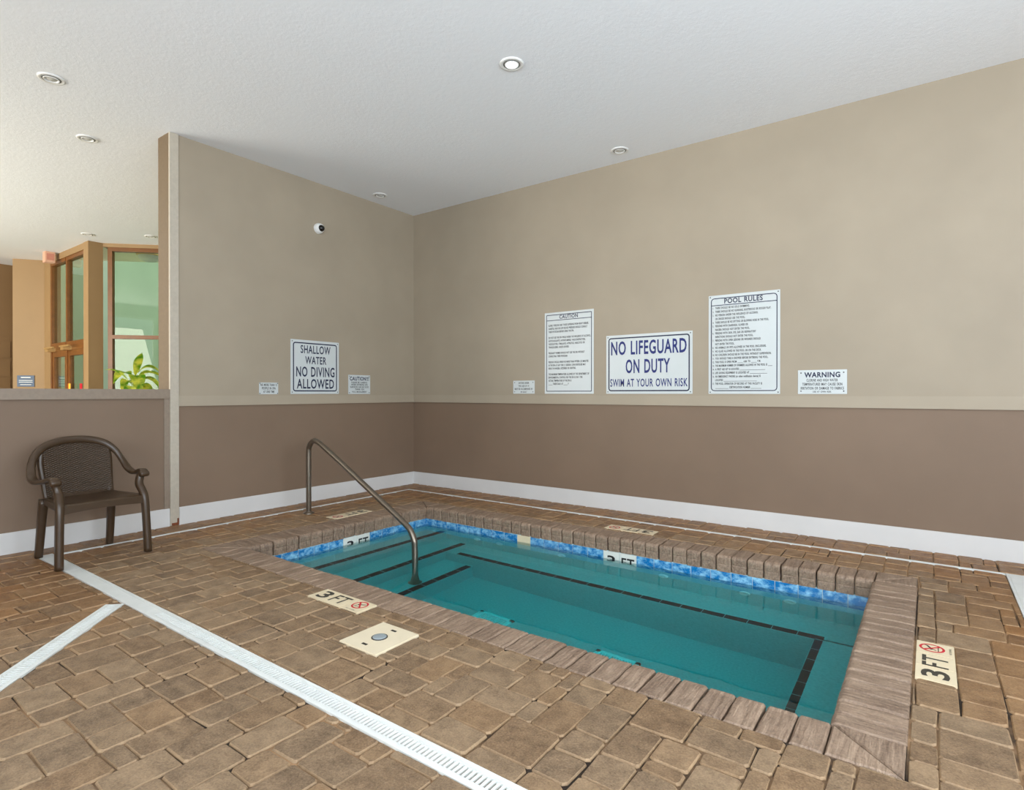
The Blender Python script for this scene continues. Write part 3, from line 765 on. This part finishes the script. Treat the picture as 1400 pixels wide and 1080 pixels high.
RULES = [('1.', 'THERE SHOULD BE NO SOLO SWIMMING.'), ('2.', 'THERE SHOULD BE NO RUNNING, BOISTEROUS OR ROUGH PLAY.'), ('3.', 'NO PERSON UNDER THE INFLUENCE OF ALCOHOL'), ('', 'OR DRUGS SHOULD USE THE POOL.'),
 ('4.', 'THERE SHOULD BE NO SPITTING OR BLOWING NOSE IN THE POOL.'), ('5.', 'PERSONS WITH DIARRHEAL ILLNESS OR'), ('', 'NAUSEA SHOULD NOT ENTER THE POOL.'), ('6.', 'PERSONS WITH SKIN, EYE, EAR OR RESPIRATORY'), ('', 'INFECTIONS SHOULD NOT ENTER THE POOL.'),
 ('7.', 'PERSONS WITH OPEN LESIONS OR WOUNDS SHOULD'), ('', 'NOT ENTER THE POOL.'), ('8.', 'NO ANIMALS OR PETS ALLOWED IN THE POOL ENCLOSURE.'), ('9.', 'NO GLASS ALLOWED IN THE POOL OR ON THE DECK.'), ('10.', 'NO CHILDREN SHOULD BE IN THE POOL WITHOUT SUPERVISION.'),
 ('11.', 'YOU SHOULD TAKE A SHOWER BEFORE ENTERING THE POOL.'), ('12.', 'THIS POOL IS OPEN FROM ______ A.M. TO ______ P.M.'), ('13.', 'THE MAXIMUM NUMBER OF SWIMMERS ALLOWED IN THE POOL IS _____'), ('14.', 'A FIRST AID KIT IS LOCATED ___________________________'), ('15.', 'LIFE SAVING EQUIPMENT IS LOCATED AT __________________'),
 ('16.', 'AN EMERGENCY PHONE (or other notification device) IS'), ('', 'LOCATED ____________________________________'), ('17.', 'THE POOL OPERATOR OF RECORD AT THIS FACILITY IS'), ('', '_______________ CERTIFICATION NUMBER ___________')]
def d_rules(t, w_, h_, y):
    m = MB(); rrect_line(m, -w_ / 2 + .022, w_ / 2 - .022, .026, h_ - .026, .032, .008, y)
    m.add([(x, y, z) for x, z in ((-w_ / 2 + .028, h_ - .098), (w_ / 2 - .028, h_ - .098), (w_ / 2 - .028, h_ - .091), (-w_ / 2 + .028, h_ - .091))], [(0, 1, 2, 3)]); m.build('border_line', M['navy_ink'], t)
    m = MB(); write(m, 'POOL RULES', 0, h_ - .080, .044, width=.335, y=y, bold=.024); m.build('lettering', M['navy_ink'], t)
    m = MB(); n = len(RULES); z = h_ - .128; st_ = (h_ - .128 - .052) / (n - 1)
    for a, s_ in RULES:
        if a: write(m, a, -w_ / 2 + .038, z, .0165, align='l', y=y, xs=.62, bold=.024)
        write(m, s_, -w_ / 2 + .062, z, .0185, align='l', y=y, bold=.03, xs=.555 if len(s_) < 55 else .515); z -= st_
    tag(m.build('small_print', M['ink'], t), kind='stuff')
sign('pool_rules_sign', 'tall white POOL RULES sign with numbered lines of small print', 'back', 3.938, 4.560, 1.208, 2.127, d_rules, None, inset_=.016)
CAUT = ['ELDERLY PERSONS AND THOSE SUFFERING FROM HEART DISEASE,', 'DIABETES, HIGH OR LOW BLOOD PRESSURE SHOULD CONSULT', 'THEIR PHYSICIAN BEFORE USING THE SPA.', None,
 'DO NOT USE THE SPA WHILE UNDER THE INFLUENCE OF ALCOHOL,', 'ANTICOAGULANTS, ANTIHISTAMINES, VASOCONSTRICTORS,', 'VASODILATORS, STIMULANTS, HYPNOTICS, NARCOTICS OR', 'TRANQUILIZERS, UNLESS ADVISED.', None,
 'PREGNANT WOMEN SHOULD NOT USE THE SPA WITHOUT', 'CONSULTING THEIR PHYSICIAN.', None, 'PERSONS SHOULD SPEND NO MORE THAN FIFTEEN (15) MINUTES', 'IN THE SPA AT ANY ONE (1) SESSION. LONG EXPOSURE MAY', 'RESULT IN NAUSEA, DIZZINESS OR FAINTING.', None,
 'THE MAXIMUM TEMPERATURE ALLOWED BY THE DEPARTMENT OF', 'ENVIRONMENTAL CONTROL FOR THE SPA IS 104 F. THE', 'ACTUAL TEMPERATURE OF THE SPA IS', '______ TAKEN DAILY AT ______ F']
def d_caut(t, w_, h_, y):
    m = MB(); rrect_line(m, -w_ / 2 + .022, w_ / 2 - .022, .024, h_ - .024, .004, .008, y)
    m.add([(x, y, z) for x, z in ((-w_ / 2 + .028, h_ - .092), (w_ / 2 - .028, h_ - .092), (w_ / 2 - .028, h_ - .085), (-w_ / 2 + .028, h_ - .085))], [(0, 1, 2, 3)]); m.build('border_line', M['navy_ink'], t)
    m = MB(); write(m, 'CAUTION', 0, h_ - .074, .040, width=.235, y=y, bold=.024); m.build('lettering', M['navy_ink'], t)
    m = MB(); z = h_ - .155
    for s_ in CAUT:
        if s_: write(m, s_, -w_ / 2 + .052, z, .0205, align='l', y=y, bold=.03, xs=.525); z -= .0355
        else: z -= .030
    tag(m.build('small_print', M['ink'], t), kind='stuff')
sign('spa_caution_sign', 'tall white CAUTION sign with square border left of NO LIFEGUARD sign', 'back', 2.103, 2.724, 1.208, 2.116, d_caut, None, screws=False)
def lines(rows, head=None):
    def f(t, w_, h_, y):
        m = MB()
        for s_, z, hh, ww in rows: write(m, s_, 0, z, hh, width=ww, y=y, bold=.024)
        m.build('lettering', M['ink'], t)
        if head:
            m = MB(); s_, z, hh, ww = head; write(m, s_, 0, z, hh, width=ww, y=y, bold=.035); m.build('heading', M['navy_ink'], t)
    return f
sign('warning_sign', 'small wide white WARNING sign about chlorine and high water temperatures', 'back', 4.702, 5.070, 1.208, 1.412,
     lines([('CLORINE AND HIGH WATER', .106, .022, .235), ('TEMPERATURES MAY CAUSE SKIN', .072, .022, .30), ('IRRITATION OR DAMAGE TO FABRICS', .038, .022, .325), ('USE AT OWN RISK', .012, .014, .14)], ('WARNING', .142, .042, .27)), None, inset_=.024)
sign('accompanied_sign', 'smallest white sign at the left end of the long wall, four short lines', 'back', 1.662, 1.964, 1.208, 1.360,
     lines([('ANYONE UNDER', .115, .020, .15), ('THE AGE OF 14', .080, .020, .15), ('MUST BE ACCOMPANIED BY', .045, .020, .255), ('AN ADULT', .012, .018, .09)]), None, inset_=.022)
sign('capacity_sign', 'small white three-line sign left of the SHALLOW WATER sign', 'left', -2.206, -1.990, 1.204, 1.326,
     lines([('NO MORE THAN 12', .086, .024, .185), ('PEOPLE IN SPA', .050, .024, .155), ('AT ONE TIME', .014, .024, .125)]), None, inset_=.008)
sign('slick_caution_sign', 'small white CAUTION!!! sign right of the SHALLOW WATER sign', 'left', -1.078, -.748, 1.204, 1.434,
     lines([('PLEASE BE CAREFUL', .130, .020, .24), ('WHEN ENTERING SPA', .103, .020, .25), ('SURFACES CAN BE SLICK', .075, .020, .28), ('THANK YOU', .047, .020, .14), ('P.O.S. MANAGEMENT', .017, .018, .22)], ('CAUTION!!!', .165, .044, .29)), None, inset_=.016)

# ------------------------------------------------------------------ camera dome on the partition
d = thing('security_camera', 'small white dome security camera high on the partition wall', 'camera', (0, -1.49, 3.085))
m = MB(); m.lathe([(.060, 0.0), (.060, .02), (.052, .045), (.040, .060)], 24, axis='x'); m.build('housing', M['white_lamp'], d)
m = MB(); c = Vector((.055, -.0, -.004))
m.lathe([(.038, 0), (.036, .012), (.028, .026), (.015, .035), (0, .038)], 20, axis='x', center=c, cap=False); m.build('dome', M['dark_lens'], d)

# ------------------------------------------------------------------ ceiling downlights
def downlight(loc, label, lit=False):
    t = thing('recessed_downlight', label, 'downlight', (loc[0], loc[1], CEIL), 0, 'recessed ceiling downlights')
    m = MB(); m.lathe([(.060, -.004), (.074, -.010), (.084, -.008), (.088, 0)], 32, cap=False); m.lathe([(.060, -.004), (.060, 0)], 32, cap=False); m.build('trim_ring', M['white_lamp'], t)
    m = MB(); m.lathe([(.060, -.004), (.054, -.006), (.050, -.013), (.044, -.012), (.040, -.001)], 32, cap=False); m.build('gimbal_ring', M['white_lamp'], t)
    m = MB(); m.lathe([(.0605, -.0075), (.046, -.0095)], 32, cap=False); m.build('recess_shade_ring', M['recess_shade'], t)  # grey ring painted in for the shade of a recess that isn't modelled
    m = MB(); m.lathe([(.040, -.002), (.025, -.010), (0, -.014)], 24, cap=False); m.build('lamp_lens', M['lamp_on' if lit else 'lamp_off'], t)
downlight((3.17, -2.095), 'lit white ceiling downlight above the middle of the pool', True)
downlight((3.154, -.275), 'unlit ceiling downlight close to the long wall above the signs')
downlight((.26, -.81), 'unlit ceiling downlight near the corner of the two pool walls')
downlight((.236, -4.0), 'unlit ceiling downlight above the armchair, nearest the photographer on the left')
downlight((-.76, -3.46), 'unlit ceiling downlight just beyond the half wall, left of the partition top')
downlight((-4.6, -2.26), 'far unlit ceiling downlight left of the tan window column')
downlight((-3.97, -1.65), 'far unlit ceiling downlight above the tall window beside the partition')

# ------------------------------------------------------------------ brown resin armchair
ch = thing('armchair', 'brown resin armchair with woven back standing against the half wall', 'chair', (.545, -3.858, .0035), math.radians(-86))
def strut(pts, a, b_, up=(0, 1, 0), n=12, pw=.6, k=5):
    m = MB(); q = catmull(pts, k); N = len(q)
    lerp = lambda r: [r[0] + (r[1] - r[0]) * i / (N - 1) for i in range(N)] if isinstance(r, tuple) else r
    m.sweep(q, lerp(a), lerp(b_), n=n, up=up, power=pw); return m
for s_ in (-1, 1):
    strut([(s_ * .284, .258, 0), (s_ * .279, .248, .2), (s_ * .272, .236, .40), (s_ * .267, .212, .46), (s_ * .260, .178, .51), (s_ * .268, .166, .555), (s_ * .280, .168, .595)], (.024, .025), (.027, .026)).build('leg', M['chair'], ch)
    strut([(s_ * .232, -.245, 0), (s_ * .228, -.215, .2), (s_ * .222, -.180, .43)], (.024, .028), (.024, .028)).build('leg', M['chair'], ch)
band = [(.284, .205, .592), (.285, .188, .612), (.291, .13, .610), (.303, .05, .590), (.315, -.04, .583), (.312, -.12, .610), (.295, -.18, .678), (.262, -.215, .752), (.20, -.240, .812), (.105, -.255, .846), (0, -.260, .855)]
full = band + [(-x, y, z) for x, y, z in band[-2::-1]]
q = catmull(full, 5); m = MB(); N = len(q)
cr = [max(0, min(1, (v.z - .62) / .2)) for v in q]          # armrest: wide and flat; arch: tall band
# section oriented outward: sweep with 'up' pointing away from the chair middle
rings = []; n = 12
for i, p_ in enumerate(q):
    t_ = (q[min(i + 1, N - 1)] - q[max(i - 1, 0)]).normalized()
    outw = Vector((p_.x * 1.0, 0, (p_.z - .45))) ; outw = (outw - t_ * outw.dot(t_)).normalized()
    upv = Vector((0, 0, 1)); upv = (upv - t_ * upv.dot(t_)).normalized() if abs(t_.z) < .98 else outw
    o_ = (upv.lerp(outw, cr[i])).normalized(); sd = t_.cross(o_).normalized()
    a = .028 * (1 - cr[i]) + .022 * cr[i]; bb = .016 * (1 - cr[i]) + .028 * cr[i]
    ring = []
    for k in range(n):
        an = 2 * math.pi * k / n; c, sn = math.cos(an), math.sin(an); c = math.copysign(abs(c) ** .65, c); sn = math.copysign(abs(sn) ** .65, sn)
        ring.append(p_ + sd * (c * a) + o_ * (sn * bb))
    rings.append(ring)
m.add([v for r in rings for v in r], [(i * n + k, i * n + (k + 1) % n, (i + 1) * n + (k + 1) % n, (i + 1) * n + k) for i in range(N - 1) for k in range(n)] + [tuple(range(n - 1, -1, -1)), tuple((N - 1) * n + k for k in range(n))], smooth=True)
m.build('arm_and_back_band', M['chair'], ch)
for s_ in (-1, 1):
    m = MB(); m.lathe([(.0, -.03), (.02, -.03), (.023, -.02), (.023, .02), (.02, .03), (0, .03)], 16, axis='x', center=(s_ * .284, .200, .590)); m.build('arm_scroll', M['chair'], ch)
    strut([(s_ * .205, -.165, .43), (s_ * .215, -.205, .58), (s_ * .222, -.230, .69), (s_ * .215, -.240, .77)], (.022, .020), (.018, .018)).build('back_stile', M['chair'], ch)
# woven panel: curved back with an over-under weave
m = MB(); NU, NV = 110, 150; V = []
HWP = [(.44, .212), (.715, .215), (.775, .208), (.812, .180), (.834, .125), (.850, .01)]
def hw_at(z):
    for (a, p0), (b_, p1) in zip(HWP, HWP[1:]):
        if z <= b_: return p0 + (p1 - p0) * (z - a) / (b_ - a)
    return .01
def back_y(x, z): return -.17 - (z - .44) * .22 - .10 * (x / .22) ** 2 * -0.25
for j in range(NV + 1):
    v_ = j / NV; z = .45 + v_ * .399
    hwid = hw_at(z)
    for i in range(NU + 1):
        x = (i / NU * 2 - 1) * hwid
        a = math.sin(x / .017 * math.pi); bwv = math.sin(z / .0075 * math.pi + (math.pi if int(math.floor(x / .017)) % 2 else 0))
        V.append((x, back_y(x, z) + .0055 * bwv * abs(a) ** .6, z))
F = [(j * (NU + 1) + i, j * (NU + 1) + i + 1, (j + 1) * (NU + 1) + i + 1, (j + 1) * (NU + 1) + i) for j in range(NV) for i in range(NU)]
m.add(V, F, smooth=True); m.build('woven_back', M['chair'], ch)
m = MB(); m.rbox(-.215, .215, -.195, -.160, .418, .462, b=.008); m.build('back_rail', M['chair'], ch)
# seat: dished slab with front apron
m = MB(); NU, NV = 20, 16; top = []; bot = []
for j in range(NV + 1):
    v_ = j / NV; y = -.19 + v_ * .43; hw = .215 + .045 * v_
    for i in range(NU + 1):
        u_ = i / NU * 2 - 1; x = u_ * hw
        z = .442 - .016 * (1 - u_ * u_) * (1 - (2 * v_ - 1) ** 2) - (.012 * max(0, v_ - .85) / .15)
        top.append((x, y, z)); bot.append((x, y, z - .022))
n1 = NU + 1; F = [(j * n1 + i, j * n1 + i + 1, (j + 1) * n1 + i + 1, (j + 1) * n1 + i) for j in range(NV) for i in range(NU)]
K = len(top); m.add(top + bot, F + [tuple(K + x for x in f[::-1]) for f in F]
      + [(i, i + 1, K + i + 1, K + i) for i in range(NU)] + [(NV * n1 + i, NV * n1 + i + 1, K + NV * n1 + i + 1, K + NV * n1 + i) for i in range(NU)]
      + [(j * n1, (j + 1) * n1, K + (j + 1) * n1, K + j * n1) for j in range(NV)] + [(j * n1 + NU, (j + 1) * n1 + NU, K + (j + 1) * n1 + NU, K + j * n1 + NU) for j in range(NV)], smooth=True)
m.build('seat', M['chair'], ch)
m = MB(); NB = 16; V = []
for i in range(NB + 1):
    u_ = i / NB * 2 - 1; x = u_ * .262; lo = .372 + .012 * (1 - u_ * u_)
    for (y, z) in ((.232, .436), (.248, .428), (.250, lo), (.234, lo)): V.append((x, y, z))
m.add(V, [(4 * i + k, 4 * i + (k + 1) % 4, 4 * (i + 1) + (k + 1) % 4, 4 * (i + 1) + k) for i in range(NB) for k in range(4)] + [(0, 1, 2, 3), tuple(4 * NB + k for k in (3, 2, 1, 0))]); m.build('front_apron', M['chair'], ch)
for s_ in (-1, 1):
    strut([(s_ * .214, -.19, .415), (s_ * .262, .225, .405)], .013, .024, up=(0, 0, 1), k=4).build('side_rail', M['chair'], ch)

# ------------------------------------------------------------------ far room: tan walls, wooden windows, porch beyond
K0 = Vector((-5.05, -1.90)); ND = Vector((.7071, .7071))                   # diagonal window wall starts at the column
def oriented(name, a, b, label=None, cat=None, kind='structure'):
    d = Vector(b) - Vector(a); return thing(name, label, cat, (a[0], a[1], 0), math.atan2(d.y, d.x), kind=kind), d.length
# diagonal window (window_1): local x along wall, local y = outwards
W1, L1 = oriented('window_1', K0, (-3.15, 0.0))
W1['label'] = 'tall wood framed window beside the partition with the plant before it'; W1['category'] = 'window'
part('lintel', M['tan_wall'], W1, (0, L1, -.05, .10, 3.545, CEIL)); part('sill_wall', M['tan_wall'], W1, (0, L1, -.05, .10, 0, .35))
fx = [.06, .06 + 1.29, L1 - .07]
for x in fx: part('jamb', M['wood'], W1, (x, x + .065, -.03, .05, .35, 3.545))
for x0, x1 in ((fx[0] + .065, fx[1]), (fx[1] + .065, fx[2])):
    for z in (.35, 2.085, 3.485): part('transom', M['wood'], W1, (x0, x1, -.03, .05, z, z + .06))
    part('pane', M['glass'], W1, (x0, x1, .008, .014, .41, 2.085)); part('pane', M['glass'], W1, (x0, x1, .008, .014, 2.145, 3.485))
# column at the corner of the two window walls
struct('wall_column', M['tan_wall'], (-5.225, -5.02, -2.13, -1.93, 0, CEIL), label='tan corner column between the two windows', cat='column')
# entrance glazing along -X (window_2 with a door below)
W2, L2 = oriented('window_2', (-6.92, -2.07), (-5.22, -2.07))
W2['label'] = 'two pane wood framed glazing left of the tan column'; W2['category'] = 'window'
part('lintel', M['tan_wall'], W2, (0, L2, -.05, .10, 3.50, CEIL))
for x in (0.0, .78, 1.635): part('jamb', M['wood'], W2, (x, x + .065, -.03, .05, 2.0, 3.50))
for x0, x1 in ((.065, .78), (.845, 1.635)):
    for z in (2.02, 3.44): part('transom', M['wood'], W2, (x0, x1, -.035, .05, z, z + .06))
    part('pane', M['glass'], W2, (x0, x1, .008, .014, 2.08, 3.44))
D1, LD = oriented('door_1', (-6.92, -2.07), (-5.22, -2.07)); D1['label'] = 'wood framed glass double door under the left window'; D1['category'] = 'door'
for x in (0.0, .78, 1.635): part('stile', M['wood'], D1, (x, x + .065, -.03, .05, 0.0, 2.0))
for x0, x1 in ((.065, .78), (.845, 1.635)):
    part('door_stile', M['wood'], D1, (x0, x0 + .09, -.02, .04, 0, 1.94)); part('door_stile', M['wood'], D1, (x1 - .09, x1, -.02, .04, 0, 1.94))
    part('door_rail', M['wood'], D1, (x0 + .09, x1 - .09, -.02, .04, 1.84, 1.94)); part('door_rail', M['wood'], D1, (x0 + .09, x1 - .09, -.02, .04, 0, .2))
    part('pane', M['glass'], D1, (x0 + .09, x1 - .09, .008, .014, .2, 1.84))
    part('closer_arm', M['brass'], D1, (x0 + .05, x0 + .50, -.16, -.13, 1.975, 2.0), (x0 + .05, x0 + .2, -.14, -.03, 1.93, 2.0))
part('header', M['wood'], D1, (0, L2, -.03, .05, 1.94, 2.02))
stk = tag(part('door_sticker', M['orange'], None, (-6.05, -5.93, -2.10, -2.092, 1.27, 1.375)), 'orange and yellow sticker low on the glass door', 'sticker')
part('sticker_band', M['yellow'], stk, (-5.99, -5.93, -2.103, -2.099, 1.27, 1.375))
tag(part('notice_card', M['red'], None, (-5.50, -5.40, -2.10, -2.092, 1.27, 1.37)), 'small red card on the glass door beside the tan column', 'notice')
# tan wall pieces
struct('wall_pier', M['tan_wall'], (-7.26, -6.92, -2.10, -1.95, 0, CEIL), label='narrow tan pier left of the glass door', cat='wall')
ws, Ls = oriented('wall_far', (-7.26, -2.10), (-7.52, -2.48)); ws['label'] = 'broad tan wall carrying the blue notice'; ws['category'] = 'wall'
part('wall_panel', M['tan_wall'], ws, (0, Ls, -.12, 0, 0, CEIL))
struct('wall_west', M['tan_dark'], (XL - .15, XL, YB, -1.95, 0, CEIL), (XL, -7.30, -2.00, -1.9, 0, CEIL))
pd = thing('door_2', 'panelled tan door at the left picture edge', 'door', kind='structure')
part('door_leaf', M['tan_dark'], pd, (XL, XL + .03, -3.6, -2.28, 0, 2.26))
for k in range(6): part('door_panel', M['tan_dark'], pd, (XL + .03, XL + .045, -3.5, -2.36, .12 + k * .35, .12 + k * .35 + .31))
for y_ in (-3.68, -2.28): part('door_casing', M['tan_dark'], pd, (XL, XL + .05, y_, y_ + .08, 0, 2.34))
# blue notice on the tan wall
nd = thing('blue_notice', 'small blue notice with white lines on the far tan wall', 'sign', (0, 0, 0))
dv = (Vector((-7.52, -2.48)) - Vector((-7.26, -2.10))).normalized(); mid = Vector((-7.26, -2.10)) + dv * .27; nv = Vector((-dv.y, dv.x)); nv = nv if nv.x > 0 else -nv
nd.location = (mid.x + nv.x * .004, mid.y + nv.y * .004, 1.33); nd.rotation_euler = (0, 0, math.atan2(-dv.y, -dv.x))
part('board', M['notice'], nd, (-.125, .125, -.008, 0, 0, .20))
part('white_line', M['sign_white'], nd, (-.07, .07, -.0088, -.008, .155, .172)); part('white_line', M['sign_white'], nd, (-.10, .10, -.0088, -.008, .105, .115))
part('white_line', M['sign_white'], nd, (-.10, .10, -.0088, -.008, .075, .085)); part('white_line', M['sign_white'], nd, (-.08, .08, -.0088, -.008, .03, .04))
# small box under the ceiling at the window head
bx = thing('ceiling_box', 'small pinkish box hung from the ceiling at the window head', 'box', tuple(at(67.5, 352, 9.7).xy) + (3.42,))
part('body', M['pink_box'], bx, (-.07, .07, -.07, .07, 0, .183), b=.006)
part('face_plate', M['box_face'], bx, (.070, .073, -.05, .05, .04, .15))
# close the far room behind the partition
struct('wall_north', M['tan_wall'], (-3.15, -.225, 0.0, .15, 0, CEIL))
# porch beyond the glass
struct('floor_porch', M['porch_floor'], (-12, -3.2, -1.95, 8.0, -.14, -.02), (-12, -8.4, -4, -1.95, -.14, -.02), (-3.2, 2, .16, 8.0, -.14, -.02))
pn = Vector((-.7071, .7071)); pd0 = K0 + pn * 2.6
pw, Lp = oriented('wall_porch', pd0 - ND * 0.3, pd0 + ND * 6.0)
part('wall_panel', M['porch_wall'], pw, (0, Lp, 0, .12, 0, 5.2))
for k in range(12): part('siding_board', M['porch_wall'], pw, (0, Lp, -.018, 0, .10 + k * .40, .10 + k * .40 + .385))
struct('wall_porch_side', M['porch_wall'], (-11.6, -11.45, -4.0, 6.0, 0, 5.2))
pc, Lc = oriented('ceiling_porch', K0 - ND * 1.3, K0 + ND * 5.0)
part('soffit', M['porch_ceiling'], pc, (0, Lc, .02, 1.75, 3.70, 3.78))
pl_ = thing('porch_lamp', 'round flush lamp on the porch ceiling behind the window', 'lamp', tuple(at(205, 366, 10.2).xy) + (3.70,))
m = MB(); m.lathe([(.20, 0), (.21, -.03), (.19, -.05)], 24); m.build('base_ring', M['brass'], pl_)
m = MB(); m.lathe([(.18, -.05), (.16, -.10), (.09, -.14), (0, -.15)], 24, cap=False); m.build('glass_bowl', M['lamp_off'], pl_)

# ------------------------------------------------------------------ potted plant behind the half wall
pp = at(183, 540, 8.0); plant = thing('potted_plant', 'yellow-green dieffenbachia plant standing behind the half wall before the window', 'plant', (pp.x, pp.y, -.009))
m = MB(); m.lathe([(.13, 0), (.17, .30), (.185, .32), (.185, .36), (.165, .36), (.155, .33), (0, .33)], 24); m.build('pot', M['pot'], plant)
m = MB(); m.sweep(catmull([(0, 0, .32), (.02, .01, .7), (0, 0, 1.05), (.0, 0, 1.36)], 5), .018, n=8, up=(0, 1, 0)); m.build('stem', M['stem'], plant)
def leaf(base, az, L, wd, lift, droop):
    m = MB(); NU, NV = 10, 6; V = []
    ca, sa = math.cos(az), math.sin(az)
    for i in range(NU + 1):
        u_ = i / NU; r = .06 + L * u_; z = lift * u_ * L * 1.6 - droop * (u_ ** 2) * L * 1.5
        hw = wd * math.sin(math.pi * min(1, u_ * .97 + .03) ** .8) * .5
        for j in range(NV + 1):
            s_ = j / NV * 2 - 1; y = s_ * hw; zz = z + abs(s_) * hw * .35
            V.append((base[0] + r * ca - y * sa, base[1] + r * sa + y * ca, base[2] + zz))
    m.add(V, [(i * (NV + 1) + j, i * (NV + 1) + j + 1, (i + 1) * (NV + 1) + j + 1, (i + 1) * (NV + 1) + j) for i in range(NU) for j in range(NV)], smooth=True)
    o = m.build('leaf', M['leaf'], plant)
    pm = MB(); pm.sweep(catmull([(base[0], base[1], base[2] - .09), (base[0] + .03 * ca, base[1] + .03 * sa, base[2] - .03), (base[0] + .075 * ca, base[1] + .075 * sa, base[2] + .002)], 4), .006, n=6, up=(sa, -ca, 0)); pm.build('petiole', M['stem'], o)
ra = math.atan2(RGT.y, RGT.x)
for a_, z_, L_, w_, li, dr in ((0.6, 1.58, .30, .20, .6, .8), (2.9, 1.52, .30, .19, .5, .8), (-.8, 1.50, .32, .20, .3, .9), (0.25, 1.50, .34, .20, .55, .75), (.9, 1.46, .36, .21, .35, .9), (-.35, 1.38, .33, .20, .25, .9), (2.6, 1.42, .30, .15, .5, .9), (3.3, 1.28, .38, .20, .10, .7), (3.9, 1.44, .28, .13, .8, .5), (-1.2, 1.36, .30, .15, .2, .9), (1.8, 1.40, .32, .14, .6, .6), (-2.0, 1.30, .28, .14, .1, .8), (5.6, 1.52, .26, .11, 1.1, .4)):
    leaf((0, 0, z_ - .05), ra + a_, L_, w_, li, dr)
bpy.data.objects.remove(_to); bpy.data.curves.remove(_txt)
